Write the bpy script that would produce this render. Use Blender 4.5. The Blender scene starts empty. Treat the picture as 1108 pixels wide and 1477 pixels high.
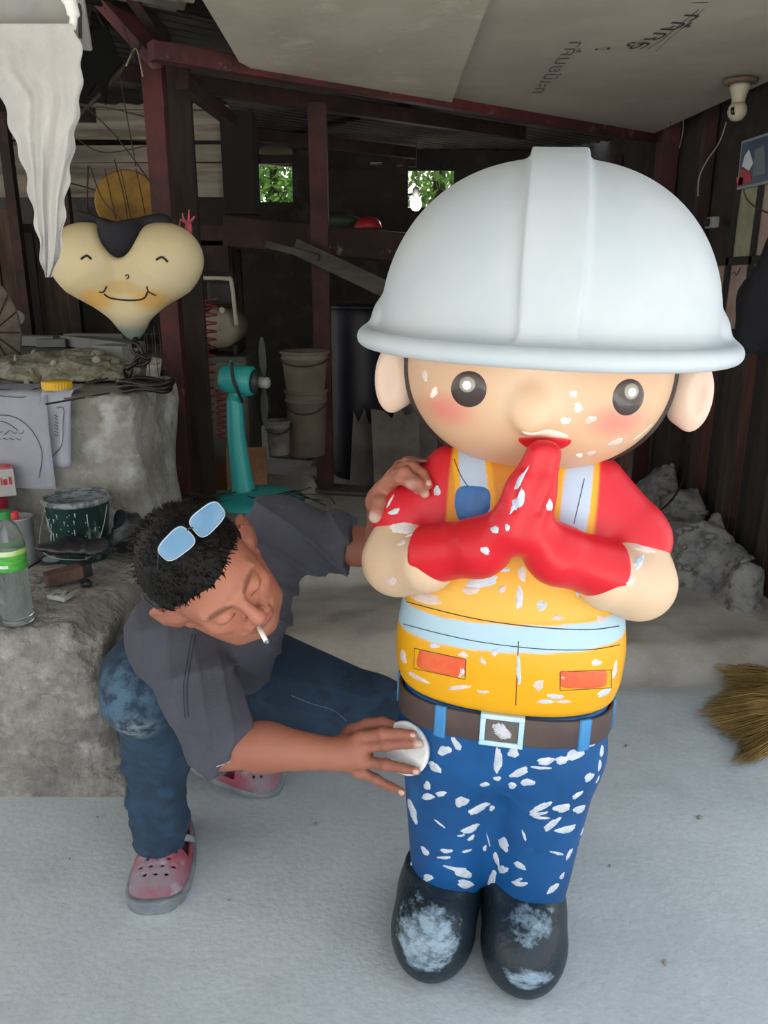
import bpy, bmesh, math, random
import numpy as np
from mathutils import Vector, Matrix, Euler
from mathutils.bvhtree import BVHTree

random.seed(7); np.random.seed(7)
SC = bpy.context.scene
COL = SC.collection

# ------------------------------------------------------------------ camera
CAMZ = 1.28; FPX = 1150.0; PITCH = math.radians(16.5)
cam_d = bpy.data.cameras.new('camera'); cam = bpy.data.objects.new('camera', cam_d); COL.objects.link(cam)
cam.location = (0, 0, CAMZ); cam.rotation_euler = (math.radians(90) - PITCH, 0, 0)
cam_d.sensor_fit = 'VERTICAL'; cam_d.sensor_height = 36; cam_d.lens = 36 * FPX / 1477
cam_d.clip_start = 0.05; cam_d.clip_end = 100
SC.camera = cam

# ------------------------------------------------------------------ world / light / exposure
w = bpy.data.worlds.new('world'); SC.world = w; w.use_nodes = True
nt = w.node_tree; bg = nt.nodes['Background']
# an overcast sky, a little bluer towards the zenith
tc = nt.nodes.new('ShaderNodeTexCoord'); sx = nt.nodes.new('ShaderNodeSeparateXYZ'); rp = nt.nodes.new('ShaderNodeValToRGB')
nt.links.new(tc.outputs['Generated'], sx.inputs[0]); nt.links.new(sx.outputs['Z'], rp.inputs[0]); nt.links.new(rp.outputs[0], bg.inputs[0])
rp.color_ramp.elements[0].position = 0.0; rp.color_ramp.elements[0].color = (1.0, 0.98, 0.95, 1)
rp.color_ramp.elements[1].position = 0.9; rp.color_ramp.elements[1].color = (0.66, 0.82, 1.0, 1)
bg.inputs[1].default_value = 1.9
sun_d = bpy.data.lights.new('sun', 'SUN'); sun = bpy.data.objects.new('sun', sun_d); COL.objects.link(sun)
sun_d.energy = 34.0; sun_d.angle = math.radians(1.5); sun_d.color = (1.0, 0.96, 0.90)
sun.rotation_euler = Euler((math.radians(-32), math.radians(4), 0))      # high, from behind the shed: lights the yard behind the camera
SC.view_settings.view_transform = 'Standard'; SC.view_settings.look = 'None'
SC.view_settings.gamma = 1.0; SC.view_settings.use_curve_mapping = False
SC.view_settings.exposure = -0.02

# ------------------------------------------------------------------ helpers
_F = np.array([0, math.cos(PITCH), -math.sin(PITCH)]); _U = np.array([0, math.sin(PITCH), math.cos(PITCH)]); _R = np.array([1., 0, 0])
def ray(px, py): return _F + (px - 554) / FPX * _R + (738.5 - py) / FPX * _U
def at(px, py, Y):
    r = ray(px, py); return Vector(np.array([0, 0, CAMZ]) + r * Y / r[1])
def on_z(px, py, z=0.0):
    r = ray(px, py); return Vector(np.array([0, 0, CAMZ]) + r * (z - CAMZ) / r[2])

def lin(c):
    c = c.lstrip('#'); v = [int(c[i:i+2], 16) / 255 for i in (0, 2, 4)]
    return tuple((x / 12.92 if x <= .04045 else ((x + .055) / 1.055) ** 2.4) for x in v)

def MAT(name, col, rough=.7, metal=0, col2=None, scale=8, detail=4, bump=0, bscale=40, attr=False, stretch=(1, 1, 1),
        lo=.4, hi=.6, spec=.5, trans=0, emit=None, estr=0, coat=0, col3=None, scale3=3, lo3=.5, hi3=.7, ior=1.45, alpha=1):
    m = bpy.data.materials.new(name); m.use_nodes = True
    t = m.node_tree; n = t.nodes; L = t.links; b = n['Principled BSDF']
    def I(k, v): b.inputs[k].default_value = v
    c = lin(col) if isinstance(col, str) else col
    I('Roughness', rough); I('Metallic', metal); I('Specular IOR Level', spec); I('IOR', ior); I('Alpha', alpha)
    I('Base Color', (*c, 1)); I('Transmission Weight', trans); I('Coat Weight', coat)
    out = None
    tcn = n.new('ShaderNodeTexCoord'); mp = n.new('ShaderNodeMapping'); L.new(tcn.outputs['Object'], mp.inputs[0])
    mp.inputs['Scale'].default_value = stretch
    if attr:
        a = n.new('ShaderNodeAttribute'); a.attribute_name = 'Col'; out = a.outputs['Color']
    def mixin(out, base, colr, sc, lo, hi, det):
        no = n.new('ShaderNodeTexNoise'); no.inputs['Scale'].default_value = sc; no.inputs['Detail'].default_value = det
        no.inputs['Roughness'].default_value = .62
        L.new(mp.outputs[0], no.inputs['Vector'])
        mr = n.new('ShaderNodeMapRange'); mr.inputs[1].default_value = lo; mr.inputs[2].default_value = hi
        L.new(no.outputs['Fac'], mr.inputs[0])
        mx = n.new('ShaderNodeMix'); mx.data_type = 'RGBA'; L.new(mr.outputs[0], mx.inputs[0])
        if out is not None: L.new(out, mx.inputs[6])
        else: mx.inputs[6].default_value = (*base, 1)
        c2 = lin(colr) if isinstance(colr, str) else colr
        mx.inputs[7].default_value = (*c2, 1)
        return mx.outputs[2]
    if col2: out = mixin(out, c, col2, scale, lo, hi, detail)
    if col3: out = mixin(out, c, col3, scale3, lo3, hi3, 6)
    if out is not None: L.new(out, b.inputs['Base Color'])
    if bump:
        no = n.new('ShaderNodeTexNoise'); no.inputs['Scale'].default_value = bscale; no.inputs['Detail'].default_value = 5
        L.new(mp.outputs[0], no.inputs['Vector'])
        bn = n.new('ShaderNodeBump'); bn.inputs['Strength'].default_value = min(1, bump); bn.inputs['Distance'].default_value = .004 * max(1, bump)
        L.new(no.outputs['Fac'], bn.inputs['Height']); L.new(bn.outputs[0], b.inputs['Normal'])
    if emit:
        I('Emission Color', (*lin(emit), 1)); I('Emission Strength', estr)
    return m

def link(name, me, mat=None, parent=None, smooth=False):
    if mat is not None:
        me.materials.clear()
        for m_ in (mat if isinstance(mat, (list, tuple)) else [mat]): me.materials.append(m_)
    if smooth:
        me.polygons.foreach_set('use_smooth', [True] * len(me.polygons))
    o = bpy.data.objects.new(name, me); COL.objects.link(o)
    if parent is not None:
        o.parent = parent; o.matrix_parent_inverse = parent.matrix_world.inverted() if False else Matrix()
    return o

def tag(o, label=None, cat=None, group=None, kind=None):
    if label: o['label'] = label
    if cat: o['category'] = cat
    if group: o['group'] = group
    if kind: o['kind'] = kind
    return o

def empty(name, loc=(0, 0, 0), rot=(0, 0, 0), label=None, cat=None, group=None):
    o = bpy.data.objects.new(name, None); COL.objects.link(o); o.location = loc; o.rotation_euler = rot
    o.empty_display_size = .05
    return tag(o, label, cat, group)

def mworld(o):
    m = Matrix.LocRotScale(o.location, o.rotation_euler, o.scale)
    return mworld(o.parent) @ m if o.parent else m

def np_mesh(name, V, Fq, cols=None, smooth=True):
    """mesh from numpy arrays; Fq is (n,3) or (n,4)"""
    V = np.asarray(V, np.float32); Fq = np.asarray(Fq, np.int32); k = Fq.shape[1]
    me = bpy.data.meshes.new(name)
    me.vertices.add(len(V)); me.vertices.foreach_set('co', V.ravel())
    me.loops.add(Fq.size); me.loops.foreach_set('vertex_index', Fq.ravel())
    me.polygons.add(len(Fq)); me.polygons.foreach_set('loop_start', np.arange(0, Fq.size, k, dtype=np.int32))
    me.polygons.foreach_set('use_smooth', np.full(len(Fq), smooth))
    me.update(calc_edges=True); me.validate()
    if cols is not None: set_cols(me, cols)
    return me

def set_cols(me, cols):
    a = me.color_attributes.new('Col', 'FLOAT_COLOR', 'POINT')
    c = np.ones((len(me.vertices), 4), np.float32); c[:, :3] = cols
    a.data.foreach_set('color', c.ravel())

def tomesh(bm, name='m', smooth=False):
    bmesh.ops.recalc_face_normals(bm, faces=bm.faces)
    me = bpy.data.meshes.new(name); bm.to_mesh(me); bm.free()
    if smooth: me.polygons.foreach_set('use_smooth', [True] * len(me.polygons))
    return me

# --- small bmesh shapes -----------------------------------------------------------
def bx(bm, c, s, rot=None, bev=0, jit=0):
    r = bmesh.ops.create_cube(bm, size=1)
    vs = r['verts']; M = Matrix.LocRotScale(Vector(c), rot if rot is not None else Euler((0, 0, 0)), Vector(s))
    for v in vs:
        v.co = M @ v.co
        if jit: v.co += Vector([random.uniform(-jit, jit) for _ in range(3)])
    if bev:
        es = list({e for v in vs for e in v.link_edges})
        bmesh.ops.bevel(bm, geom=es, offset=bev, segments=2, affect='EDGES', profile=.6)
    return bm
def box_between(bm, a, b, wd, ht, bev=0):
    """a beam from a to b with section wd x ht"""
    a = Vector(a); b = Vector(b); d = b - a; q = d.to_track_quat('X', 'Z')
    return bx(bm, (a + b) / 2, (d.length, wd, ht), q.to_euler(), bev)
def lathe(bm, prof, seg=32, c=(0, 0, 0), M=None, cap=True):
    rings = []
    for r, z in prof:
        ring = []
        for i in range(seg):
            a = 2 * math.pi * i / seg; p = Vector((r * math.cos(a), r * math.sin(a), z))
            ring.append(bm.verts.new((M @ p if M else p) + Vector(c)))
        rings.append(ring)
    for A, B in zip(rings, rings[1:]):
        for i in range(seg): bm.faces.new((A[i], A[(i+1) % seg], B[(i+1) % seg], B[i]))
    if cap:
        bm.faces.new(rings[0][::-1]); bm.faces.new(rings[-1])
    return bm
def tube(bm, pts, r, seg=6, closed=False):
    pts = [Vector(p) for p in pts]; n = len(pts); rs = r if isinstance(r, (list, tuple)) else [r] * n
    rings = []; up = Vector((0, 0, 1)); last = None
    for i, p in enumerate(pts):
        d = (pts[min(i+1, n-1)] - pts[max(i-1, 0)]) if not closed else (pts[(i+1) % n] - pts[i-1])
        if d.length < 1e-9: d = Vector((0, 0, 1))
        d.normalize()
        if last is None:
            s = d.cross(up); s = s if s.length > .05 else d.cross(Vector((1, 0, 0)))
        else: s = last - d * last.dot(d)
        s.normalize(); last = s; t = d.cross(s)
        rings.append([bm.verts.new(p + (s * math.cos(2*math.pi*k/seg) + t * math.sin(2*math.pi*k/seg)) * rs[i]) for k in range(seg)])
    pr = list(zip(rings, rings[1:])) + ([(rings[-1], rings[0])] if closed else [])
    for A, B in pr:
        for k in range(seg): bm.faces.new((A[k], A[(k+1) % seg], B[(k+1) % seg], B[k]))
    if not closed: bm.faces.new(rings[0][::-1]); bm.faces.new(rings[-1])
    return bm
def prism(bm, poly, t, M):
    """extruded outline poly (x,y) of thickness t, placed by matrix M"""
    a = [bm.verts.new(M @ Vector((x, y, -t/2))) for x, y in poly]; b = [bm.verts.new(M @ Vector((x, y, t/2))) for x, y in poly]
    n = len(poly)
    bm.faces.new(a[::-1]); bm.faces.new(b)
    for i in range(n): bm.faces.new((a[i], a[(i+1) % n], b[(i+1) % n], b[i]))
    return bm
def bez(p, n=16):
    """Catmull-Rom through points"""
    p = [Vector(q) for q in p]; out = []
    P = [p[0]] + p + [p[-1]]
    for i in range(1, len(P) - 2):
        for k in range(n):
            t = k / n; a, b, c, d = P[i-1], P[i], P[i+1], P[i+2]
            out.append(.5 * ((2*b) + (c - a) * t + (2*a - 5*b + 4*c - d) * t*t + (3*b - a - 3*c + d) * t**3))
    out.append(p[-1]); return out
def one(name, fn, mat, parent=None, smooth=False, **k):
    bm = bmesh.new(); fn(bm); return link(name, tomesh(bm, name, smooth), mat, parent)

# --- smooth value noise in numpy (for displacing real surfaces) ---------------------
class Noise:
    def __init__(s, n=10, seed=1):
        r = np.random.RandomState(seed); d = r.normal(size=(n, 3)); s.d = d / np.linalg.norm(d, axis=1)[:, None] * r.uniform(.7, 1.4, (n, 1)); s.p = r.uniform(0, 6.28, n)
    def __call__(s, x, y, z, f):
        o = 0
        for (a, b, c), p in zip(s.d, s.p): o = o + np.sin((a*x + b*y + c*z) * f + p)
        return o / len(s.p) * 1.6
def rocky(P, f=6, amp=1, seed=3, oct=5):
    """lumpy fractal with ridges, P (n,3)"""
    o = np.zeros(len(P)); a = amp
    for k in range(oct):
        N = Noise(9, seed + k); q = N(P[:, 0], P[:, 1], P[:, 2], f); w2 = Noise(7, seed + 20 + k)(P[:, 1], P[:, 2], P[:, 0], f * .8)
        o += a * (.5 * q + .8 * (np.abs(w2) - .4)); f *= 2.1; a *= .5
    return o

# --- signed distance sculpting -----------------------------------------------------
def smin(a, b, k):
    if k <= 0: return np.minimum(a, b)
    h = np.maximum(k - np.abs(a - b), 0) / k
    return np.minimum(a, b) - h * h * k * .25
class Sculpt:
    def __init__(s, lo, hi, h):
        s.lo = np.array(lo, float); s.h = h; s.n = np.ceil((np.array(hi) - s.lo) / h).astype(int) + 1
        s.g = np.full(s.n, 1.0, np.float32)
    def win(s, lo, hi, pad):
        a = np.clip(np.floor((np.array(lo) - pad - s.lo) / s.h).astype(int), 0, s.n); b = np.clip(np.ceil((np.array(hi) + pad - s.lo) / s.h).astype(int) + 1, 0, s.n)
        if np.any(b <= a): return None
        sl = tuple(slice(x, y) for x, y in zip(a, b))
        ax = [(s.lo[i] + np.arange(a[i], b[i]) * s.h).astype(np.float32) for i in range(3)]
        return sl, ax[0][:, None, None], ax[1][None, :, None], ax[2][None, None, :]
    def put(s, lo, hi, f, k=0.01, op='u', pad=None):
        r = s.win(lo, hi, (pad if pad is not None else k + 3 * s.h))
        if r is None: return s
        sl, x, y, z = r; d = f(x, y, z).astype(np.float32); g = s.g[sl]
        if op == 'u': s.g[sl] = smin(g, d, k)
        elif op == 's': s.g[sl] = -smin(-g, d, k)
        elif op == 'i': s.g[sl] = -smin(-g, -d, k)
        return s
    def cone(s, a, b, ra, rb, k=.01, op='u', sq=None):
        """round cone; sq=(dir, factor) flattens the section along dir"""
        a = np.array(a, float); b = np.array(b, float); d = b - a; L2 = max(d @ d, 1e-9); R = max(ra, rb)
        def f(x, y, z):
            px, py, pz = x - a[0], y - a[1], z - a[2]
            t = np.clip((px*d[0] + py*d[1] + pz*d[2]) / L2, 0, 1)
            qx, qy, qz = px - t*d[0], py - t*d[1], pz - t*d[2]; r = ra + (rb - ra) * t
            if sq is None: return np.sqrt(qx*qx + qy*qy + qz*qz) - r
            n, fac = np.array(sq[0], float), sq[1]; n = n / np.linalg.norm(n)
            dn = qx*n[0] + qy*n[1] + qz*n[2]; e = dn * (1 / fac - 1)
            qx, qy, qz = qx + e*n[0], qy + e*n[1], qz + e*n[2]
            return (np.sqrt(qx*qx + qy*qy + qz*qz) - r) * min(1, fac)
        return s.put(np.minimum(a, b) - R, np.maximum(a, b) + R, f, k, op)
    def chain(s, pts, rs, k=.006, sq=None):
        for i in range(len(pts) - 1): s.cone(pts[i], pts[i+1], rs[i], rs[i+1], k, sq=sq)
        return s
    def ell(s, c, r, k=.01, op='u', M=None):
        """ellipsoid; M is a 3x3 whose rows are the local axes"""
        c = np.array(c, float); r = np.array(r, float); M = np.eye(3) if M is None else np.array(M, float)
        ext = np.sqrt(((M * r[:, None]) ** 2).sum(0))
        def f(x, y, z):
            px, py, pz = x - c[0], y - c[1], z - c[2]
            q = [M[i, 0]*px + M[i, 1]*py + M[i, 2]*pz for i in range(3)]
            k0 = np.sqrt(sum((q[i]/r[i])**2 for i in range(3))); k1 = np.sqrt(sum((q[i]/r[i]**2)**2 for i in range(3))) + 1e-6
            return k0 * (k0 - 1) / k1
        return s.put(c - ext, c + ext, f, k, op)
    def disp(s, f, lo=None, hi=None):
        lo = s.lo if lo is None else lo; hi = s.lo + s.n * s.h if hi is None else hi
        sl, x, y, z = s.win(lo, hi, 0); g = s.g[sl]; m = np.abs(g) < 6 * s.h + .02
        i = np.nonzero(m); g[i] += f(x[i[0], 0, 0], y[0, i[1], 0], z[0, 0, i[2]]).astype(np.float32); s.g[sl] = g
        return s
    def extract(s):
        g = s.g; g[0] = g[-1] = 1; g[:, 0] = g[:, -1] = 1; g[:, :, 0] = g[:, :, -1] = 1
        ins = g < 0
        acc = np.zeros(tuple(np.array(g.shape) - 1), np.int8)
        for i in (0, 1):
            for j in (0, 1):
                for k in (0, 1): acc += ins[i:g.shape[0]-1+i, j:g.shape[1]-1+j, k:g.shape[2]-1+k]
        act = (acc > 0) & (acc < 8); I, J, K = np.nonzero(act); n = len(I)
        idx = np.full(act.shape, -1, np.int32); idx[I, J, K] = np.arange(n)
        cv = {(a, b, c): g[I+a, J+b, K+c] for a in (0, 1) for b in (0, 1) for c in (0, 1)}
        S = np.zeros((n, 3)); cnt = np.zeros(n)
        for a0 in cv:
            for ax in range(3):
                if a0[ax] == 0:
                    b0 = list(a0); b0[ax] = 1; b0 = tuple(b0); va, vb = cv[a0], cv[b0]; m = (va < 0) != (vb < 0)
                    t = np.where(m, va / np.where(m, va - vb, 1), 0)
                    p = np.tile(np.array(a0, float), (n, 1)); p[:, ax] += t
                    S += p * m[:, None]; cnt += m
        V = (np.stack([I, J, K], 1) + S / cnt[:, None]) * s.h + s.lo
        Q = []
        for ax in range(3):
            sh = [slice(None)] * 3; sa = sh.copy(); sb = sh.copy(); sa[ax] = slice(0, -1); sb[ax] = slice(1, None)
            A, B = ins[tuple(sa)], ins[tuple(sb)]; e = np.nonzero(A != B); flip = A[e]
            u, v = [(1, 2), (2, 0), (0, 1)][ax]; e = [np.array(q) for q in e]
            def cell(du, dv):
                q = [x.copy() for x in e]; q[u] -= du; q[v] -= dv; return idx[q[0], q[1], q[2]]
            q4 = np.stack([cell(1, 1), cell(0, 1), cell(0, 0), cell(1, 0)], 1)
            q4[~flip] = q4[~flip][:, ::-1]; Q.append(q4)
        Q = np.concatenate(Q); Q = Q[(Q >= 0).all(1)]
        s.g = None
        return V.astype(np.float32), Q
    def mesh(s, name, colf=None, M=None):
        V, Q = s.extract(); c = colf(V) if colf else None
        if M is not None: V = (np.array(M.to_3x3()) @ V.T).T + np.array(M.translation)
        return np_mesh(name, V, Q, c)
def sstep(a, b, x): t = np.clip((x - a) / (b - a), 0, 1); return t * t * (3 - 2 * t)
def mixc(c, col, m): return c * (1 - m[:, None]) + np.array(lin(col) if isinstance(col, str) else col)[None] * m[:, None]
def bvh_of(objs):
    V = []; Fc = []; off = 0
    for o in objs:
        M = mworld(o); me = o.data; n = len(me.vertices); co = np.empty(n * 3, np.float32); me.vertices.foreach_get('co', co); co = co.reshape(-1, 3)
        R = np.array(M.to_3x3()); co = co @ R.T + np.array(M.translation)
        V += [tuple(x) for x in co]; Fc += [tuple(off + i for i in p.vertices) for p in me.polygons]; off += n
    return BVHTree.FromPolygons(V, Fc)
def shoot(bvh, px, py):
    d = Vector(ray(px, py)).normalized(); h = bvh.ray_cast(Vector((0, 0, CAMZ)), d)
    if h[0] is None: return None
    n = h[1]; n = -n if n.dot(d) > 0 else n
    return h[0], n
CAMP = Vector((0, 0, CAMZ))
def patch(name, bvh, px, py, a, b, ang, mat, parent, h=.0015, rag=.12, rings=5, seg=22, shape=None, sq=1.0):
    """a raised dab lying on the surface: centre seen at px,py; a,b = size in photo px, ang = its tilt; follows the surface"""
    s = shoot(bvh, px, py)
    if s is None:
        r = ray(px, py); q = bvh.find_nearest(CAMP + Vector(r) * (1.35 / r[1])); s = (q[0], q[1])
        if (q[0] - CAMP).dot(q[1]) > 0: s = (q[0], -q[1])
    c, n = s; dep = (c - CAMP).dot(Vector(_F)); k = dep / FPX
    ca, sa = math.cos(math.radians(ang)), math.sin(math.radians(ang))
    u = Vector(_R) * ca - Vector(_U) * sa; v = Vector(_R) * sa + Vector(_U) * ca
    def inplane(w_):
        vd = (c - CAMP).normalized(); m = vd.dot(n)
        q = w_ - vd * (w_.dot(n) / m) if abs(m) > .35 else w_ - n * w_.dot(n)
        return q
    u = inplane(u); v = inplane(v)
    bm = bmesh.new(); ph = [random.uniform(0, 6.28) for _ in range(4)]; inv = mworld(parent).inverted() if parent else Matrix()
    def pt(fr, t):
        rr = 1 + rag * (math.sin(3*t + ph[0]) + .6 * math.sin(5*t + ph[1]) + .5 * math.sin(9*t + ph[2])) / 1.5
        if shape: X, Y = shape(t)
        else:
            X = math.copysign(abs(math.cos(t)) ** sq, math.cos(t)); Y = math.copysign(abs(math.sin(t)) ** sq, math.sin(t))
        X, Y = X * rr * fr, Y * rr * fr
        p = c + u * (X * a / 2 * k) + v * (Y * b / 2 * k)
        q = bvh.find_nearest(p); nn = q[1] if q[1].dot(n) > 0 else -q[1]
        hh = h * (1 - fr ** 3) + (-.0012 if fr >= 1 else .0003)
        if 0 < fr < 1 and rag > .1: hh += h * .35 * math.sin(Y * 14 + ph[3])
        return inv @ (q[0] + nn * hh)
    c0 = bm.verts.new(pt(0, 0)); R0 = None
    for j in range(1, rings + 1):
        R1 = [bm.verts.new(pt(j / rings, 2*math.pi*i/seg)) for i in range(seg)]
        for i in range(seg):
            if R0 is None: bm.faces.new((c0, R1[i], R1[(i+1) % seg]))
            else: bm.faces.new((R0[i], R1[i], R1[(i+1) % seg], R0[(i+1) % seg]))
        R0 = R1
    return link(name, tomesh(bm, name, True), mat, parent)
def stroke(name, bvh, pts, wpx, mat, parent, lift=.0003, n=10, sharp=False):
    """a drawn line on the surface"""
    inv = mworld(parent).inverted(); P = bez([(x, y, 0) for x, y in pts], n); out = []
    if sharp: P = [Vector((*p, 0)).lerp(Vector((*q, 0)), k / n) for p, q in zip(pts, pts[1:]) for k in range(n)] + [Vector((*pts[-1], 0))]
    for p in P:
        s = shoot(bvh, p.x, p.y)
        if s: out.append((inv @ (s[0] + s[1] * lift)))
    if len(out) < 2: return None
    return one(name, lambda bm: tube(bm, out, wpx / 2 * 1.35 / FPX, 5), mat, parent, True)
# ================================================================== THE SETTING
def on_x(px, py, x):
    r = ray(px, py); return Vector(np.array([0, 0, CAMZ]) + r * x / r[0])
conc = MAT('concrete_rough', '#9c9890', .95, col2='#85807a', scale=5, col3='#b9b7b0', scale3=14, lo3=.52, hi3=.7, bump=4.5, bscale=38)
concf = MAT('concrete_floor', '#a9aeb0', .85, attr=True, col2=None, bump=.5, bscale=70)
# floor: a smooth cast slab in front, an older rough and dusty step behind it
def floor():
    xs = np.concatenate([np.arange(-3.4, -1.2, .06), np.arange(-1.2, 1.8, .022), np.arange(1.8, 2.6, .08)])
    ys = np.concatenate([np.arange(-4, 1.6, .12), np.arange(1.6, 4.6, .022), np.arange(4.6, 8.6, .08)])
    X, Y = np.meshgrid(xs, ys, indexing='ij'); P = np.stack([X.ravel(), Y.ravel(), 0*X.ravel()], 1)
    x, y = P[:, 0], P[:, 1]; N = Noise(9, 2)
    edge = 2.34 + .05 * N(x, y, 0*x, 6) + .03 * N(x, y, 0*x, 22) + .06 * sstep(-.2, -.5, x)
    up = sstep(edge, edge + .16, y); h = .085 * up
    rough = sstep(edge - .12, edge + .05, y)
    far = sstep(2.9, 3.3, y)
    h += rough * (1 - .65 * far) * .032 * rocky(P, 7, 1, 11, 5)
    e2 = 3.0 + .05 * N(x, y, 0*x, 9)
    h += .07 * sstep(e2, e2 + .05, y) * sstep(.35 + .05 * N(x, y, 0*x, 8), .28, x)
    # pale broken slab beside the block
    sl = sstep(-.36 + .05 * N(x, y, 0*x, 14), -.40 + .05 * N(x, y, 0*x, 14), x) * sstep(3.0, 3.03, y) * sstep(4.4, 4.3, y)
    h += .07 * sl
    P[:, 2] = h
    c = np.tile(np.array(lin('#c0c6c8')), (len(P), 1))
    n1 = N(x, y, 0*x, 3) * .5 + Noise(12, 6)(x, y, 0*x, 17) * .3 + Noise(14, 9)(x, y, 0*x, 60) * .2
    c = mixc(c, '#b9c0c2', sstep(-.3, .6, n1) * .6)
    c = mixc(c, '#d9dcdb', sstep(.15, .7, Noise(12, 16)(x, y, 0*x, 9)) * .4)
    c = mixc(c, '#b0a597', rough * .9)
    c = mixc(c, '#928779', sstep(.0, .5, Noise(12, 44)(x, y, 0*x, 24)) * rough * .7)
    c = mixc(c, '#c2b8a6', sl * .8)
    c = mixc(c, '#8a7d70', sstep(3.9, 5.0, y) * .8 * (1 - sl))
    nx, ny = len(xs), len(ys); I = np.arange(nx*ny).reshape(nx, ny)
    F = np.stack([I[:-1, :-1].ravel(), I[1:, :-1].ravel(), I[1:, 1:].ravel(), I[:-1, 1:].ravel()], 1)
    return np_mesh('floor', P, F, c)
FLOOR = tag(link('floor', floor(), concf), 'pale smooth concrete slab with a rough broken step behind', kind='structure')
# add fine mottling to the floor shader
def mottle(m, c2, s, k):
    t = m.node_tree; n = t.nodes; L = t.links; b = n['Principled BSDF']; src = b.inputs['Base Color'].links[0].from_socket
    no = n.new('ShaderNodeTexNoise'); no.inputs['Scale'].default_value = s; no.inputs['Detail'].default_value = 8; no.inputs['Roughness'].default_value = .7
    tcn = [q for q in n if q.type == 'TEX_COORD'][0]; L.new(tcn.outputs['Object'], no.inputs['Vector'])
    mr = n.new('ShaderNodeMapRange'); mr.inputs[1].default_value = .42; mr.inputs[2].default_value = .68; mr.inputs[4].default_value = k; L.new(no.outputs['Fac'], mr.inputs[0])
    mx = n.new('ShaderNodeMix'); mx.data_type = 'RGBA'; L.new(mr.outputs[0], mx.inputs[0]); L.new(src, mx.inputs[6]); mx.inputs[7].default_value = (*lin(c2), 1)
    L.new(mx.outputs[2], b.inputs['Base Color'])
mottle(conc, '#625e58', 26, .55); mottle(concf, '#a3a8a9', 3.5, .45); mottle(concf, '#d3d6d6', 9, .25); mottle(concf, '#8f8f8d', 60, .18)  # the dark ledge mottling stands in for shade in its cracks

# ---- rough concrete blocks at the left
def block(lo, hi, amp, h, cuts=(), seed=3, extra=None):
    lo = np.array(lo); hi = np.array(hi); c = (lo + hi) / 2; r = (hi - lo) / 2 - .03
    s = Sculpt(lo - .06, hi + .06, h)
    def f(x, y, z):
        qx, qy, qz = np.abs(x - c[0]) - r[0], np.abs(y - c[1]) - r[1], np.abs(z - c[2]) - r[2]
        return np.sqrt(np.maximum(qx, 0)**2 + np.maximum(qy, 0)**2 + np.maximum(qz, 0)**2) + np.minimum(np.maximum(qx, np.maximum(qy, qz)), 0) - .03
    s.put(lo, hi, f, 0)
    if extra: extra(s)
    for a, b, ra, rb in cuts: s.cone(a, b, ra, rb, .02, 's')
    def d(x, y, z):
        P = np.stack([x, y, z], 1); return amp * rocky(P, 12, 1, seed, 5) * (1 - .6 * sstep(hi[2] - .06, hi[2] - .01, z))
    s.disp(d)
    return s
def ex_low(s):
    for i in range(9):
        s.ell((-2.1 + i * .17, 1.80, .0), (.12, .07 + .02 * (i % 3), .06 + .03 * (i % 2)), .05)
    s.ell((-.78, 1.9, .0), (.1, .1, .08), .05)
lowb = block((-2.25, 1.80, -.04), (-.72, 2.42, .44), .046, .011,
             cuts=[((-.68, 1.70, .47), (-.66, 2.2, .50), .14, .07), ((-1.1, 1.70, .48), (-.7, 1.74, .42), .06, .10), ((-.66, 2.1, .2), (-.66, 2.4, .25), .06, .03)], seed=3, extra=ex_low)
LOWB = tag(link('concrete_ledge', lowb.mesh('ledge'), conc), 'low rough crumbling concrete ledge carrying the bottle and green pail', 'ledge')
upb = block((-2.25, 2.47, .0), (-.775, 2.98, .925), .024, .011,
            cuts=[((-.76, 2.47, .46), (-.76, 2.47, .66), .055, .035), ((-.74, 2.47, .76), (-.74, 2.47, .80), .02, .02)], seed=31)
UPB = tag(link('concrete_pillar', upb.mesh('pillar'), MAT('concrete_pillar', '#8f8d86', .95, col2='#77746c', scale=6, col3='#aaaba8', scale3=11, lo3=.5, hi3=.7, bump=2, bscale=55)),
          'tall rough concrete block under the printed sheets and rubble', 'block')
GAP = MAT('gap_dark', '#15120f', .9)

# ---- ceiling boards
cb1 = MAT('board_buff', '#b3aa9a', .85, col2='#a59b8b', scale=3, col3='#c6beae', scale3=6, lo3=.55, hi3=.75, bump=.3, bscale=30)
cb2 = MAT('board_grey', '#a8a093', .85, col2='#9e968a', scale=2.5, bump=.2, bscale=30)
CEIL = tag(empty('ceiling', (0, 0, 0)), 'two pale boards laid under the roof', kind='structure')
def poly_board(pts, z, t=.006):
    return lambda bm: prism(bm, [(p[0], p[1]) for p in pts], t, Matrix.Translation((0, 0, z)))
zb1, zb2 = 1.955, 1.972
q = lambda px, py, z: on_z(px, py, z)[:2]
b1 = [(-.50, 1.15), (.262, 1.15), q(650, 151, zb1), q(520, 126, zb1), q(383, 101, zb1), q(362, 97, zb1), q(345, 88, zb1), q(330, 62, zb1), q(293, 0, zb1)]
b2 = [(.20, 1.15), (1.43, 1.15), (1.43, q(1108, 97, zb2)[1]), q(936, 195, zb2), q(800, 173, zb2), q(640, 147, zb2)]
BD1 = tag(one('ceiling_board', poly_board(b1, zb1), cb1, CEIL), 'buff lower ceiling board with chipped left edge')
BD2 = tag(one('ceiling_board', poly_board(b2, zb2), cb2, CEIL), 'grey ceiling board with Thai handwriting')
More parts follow.
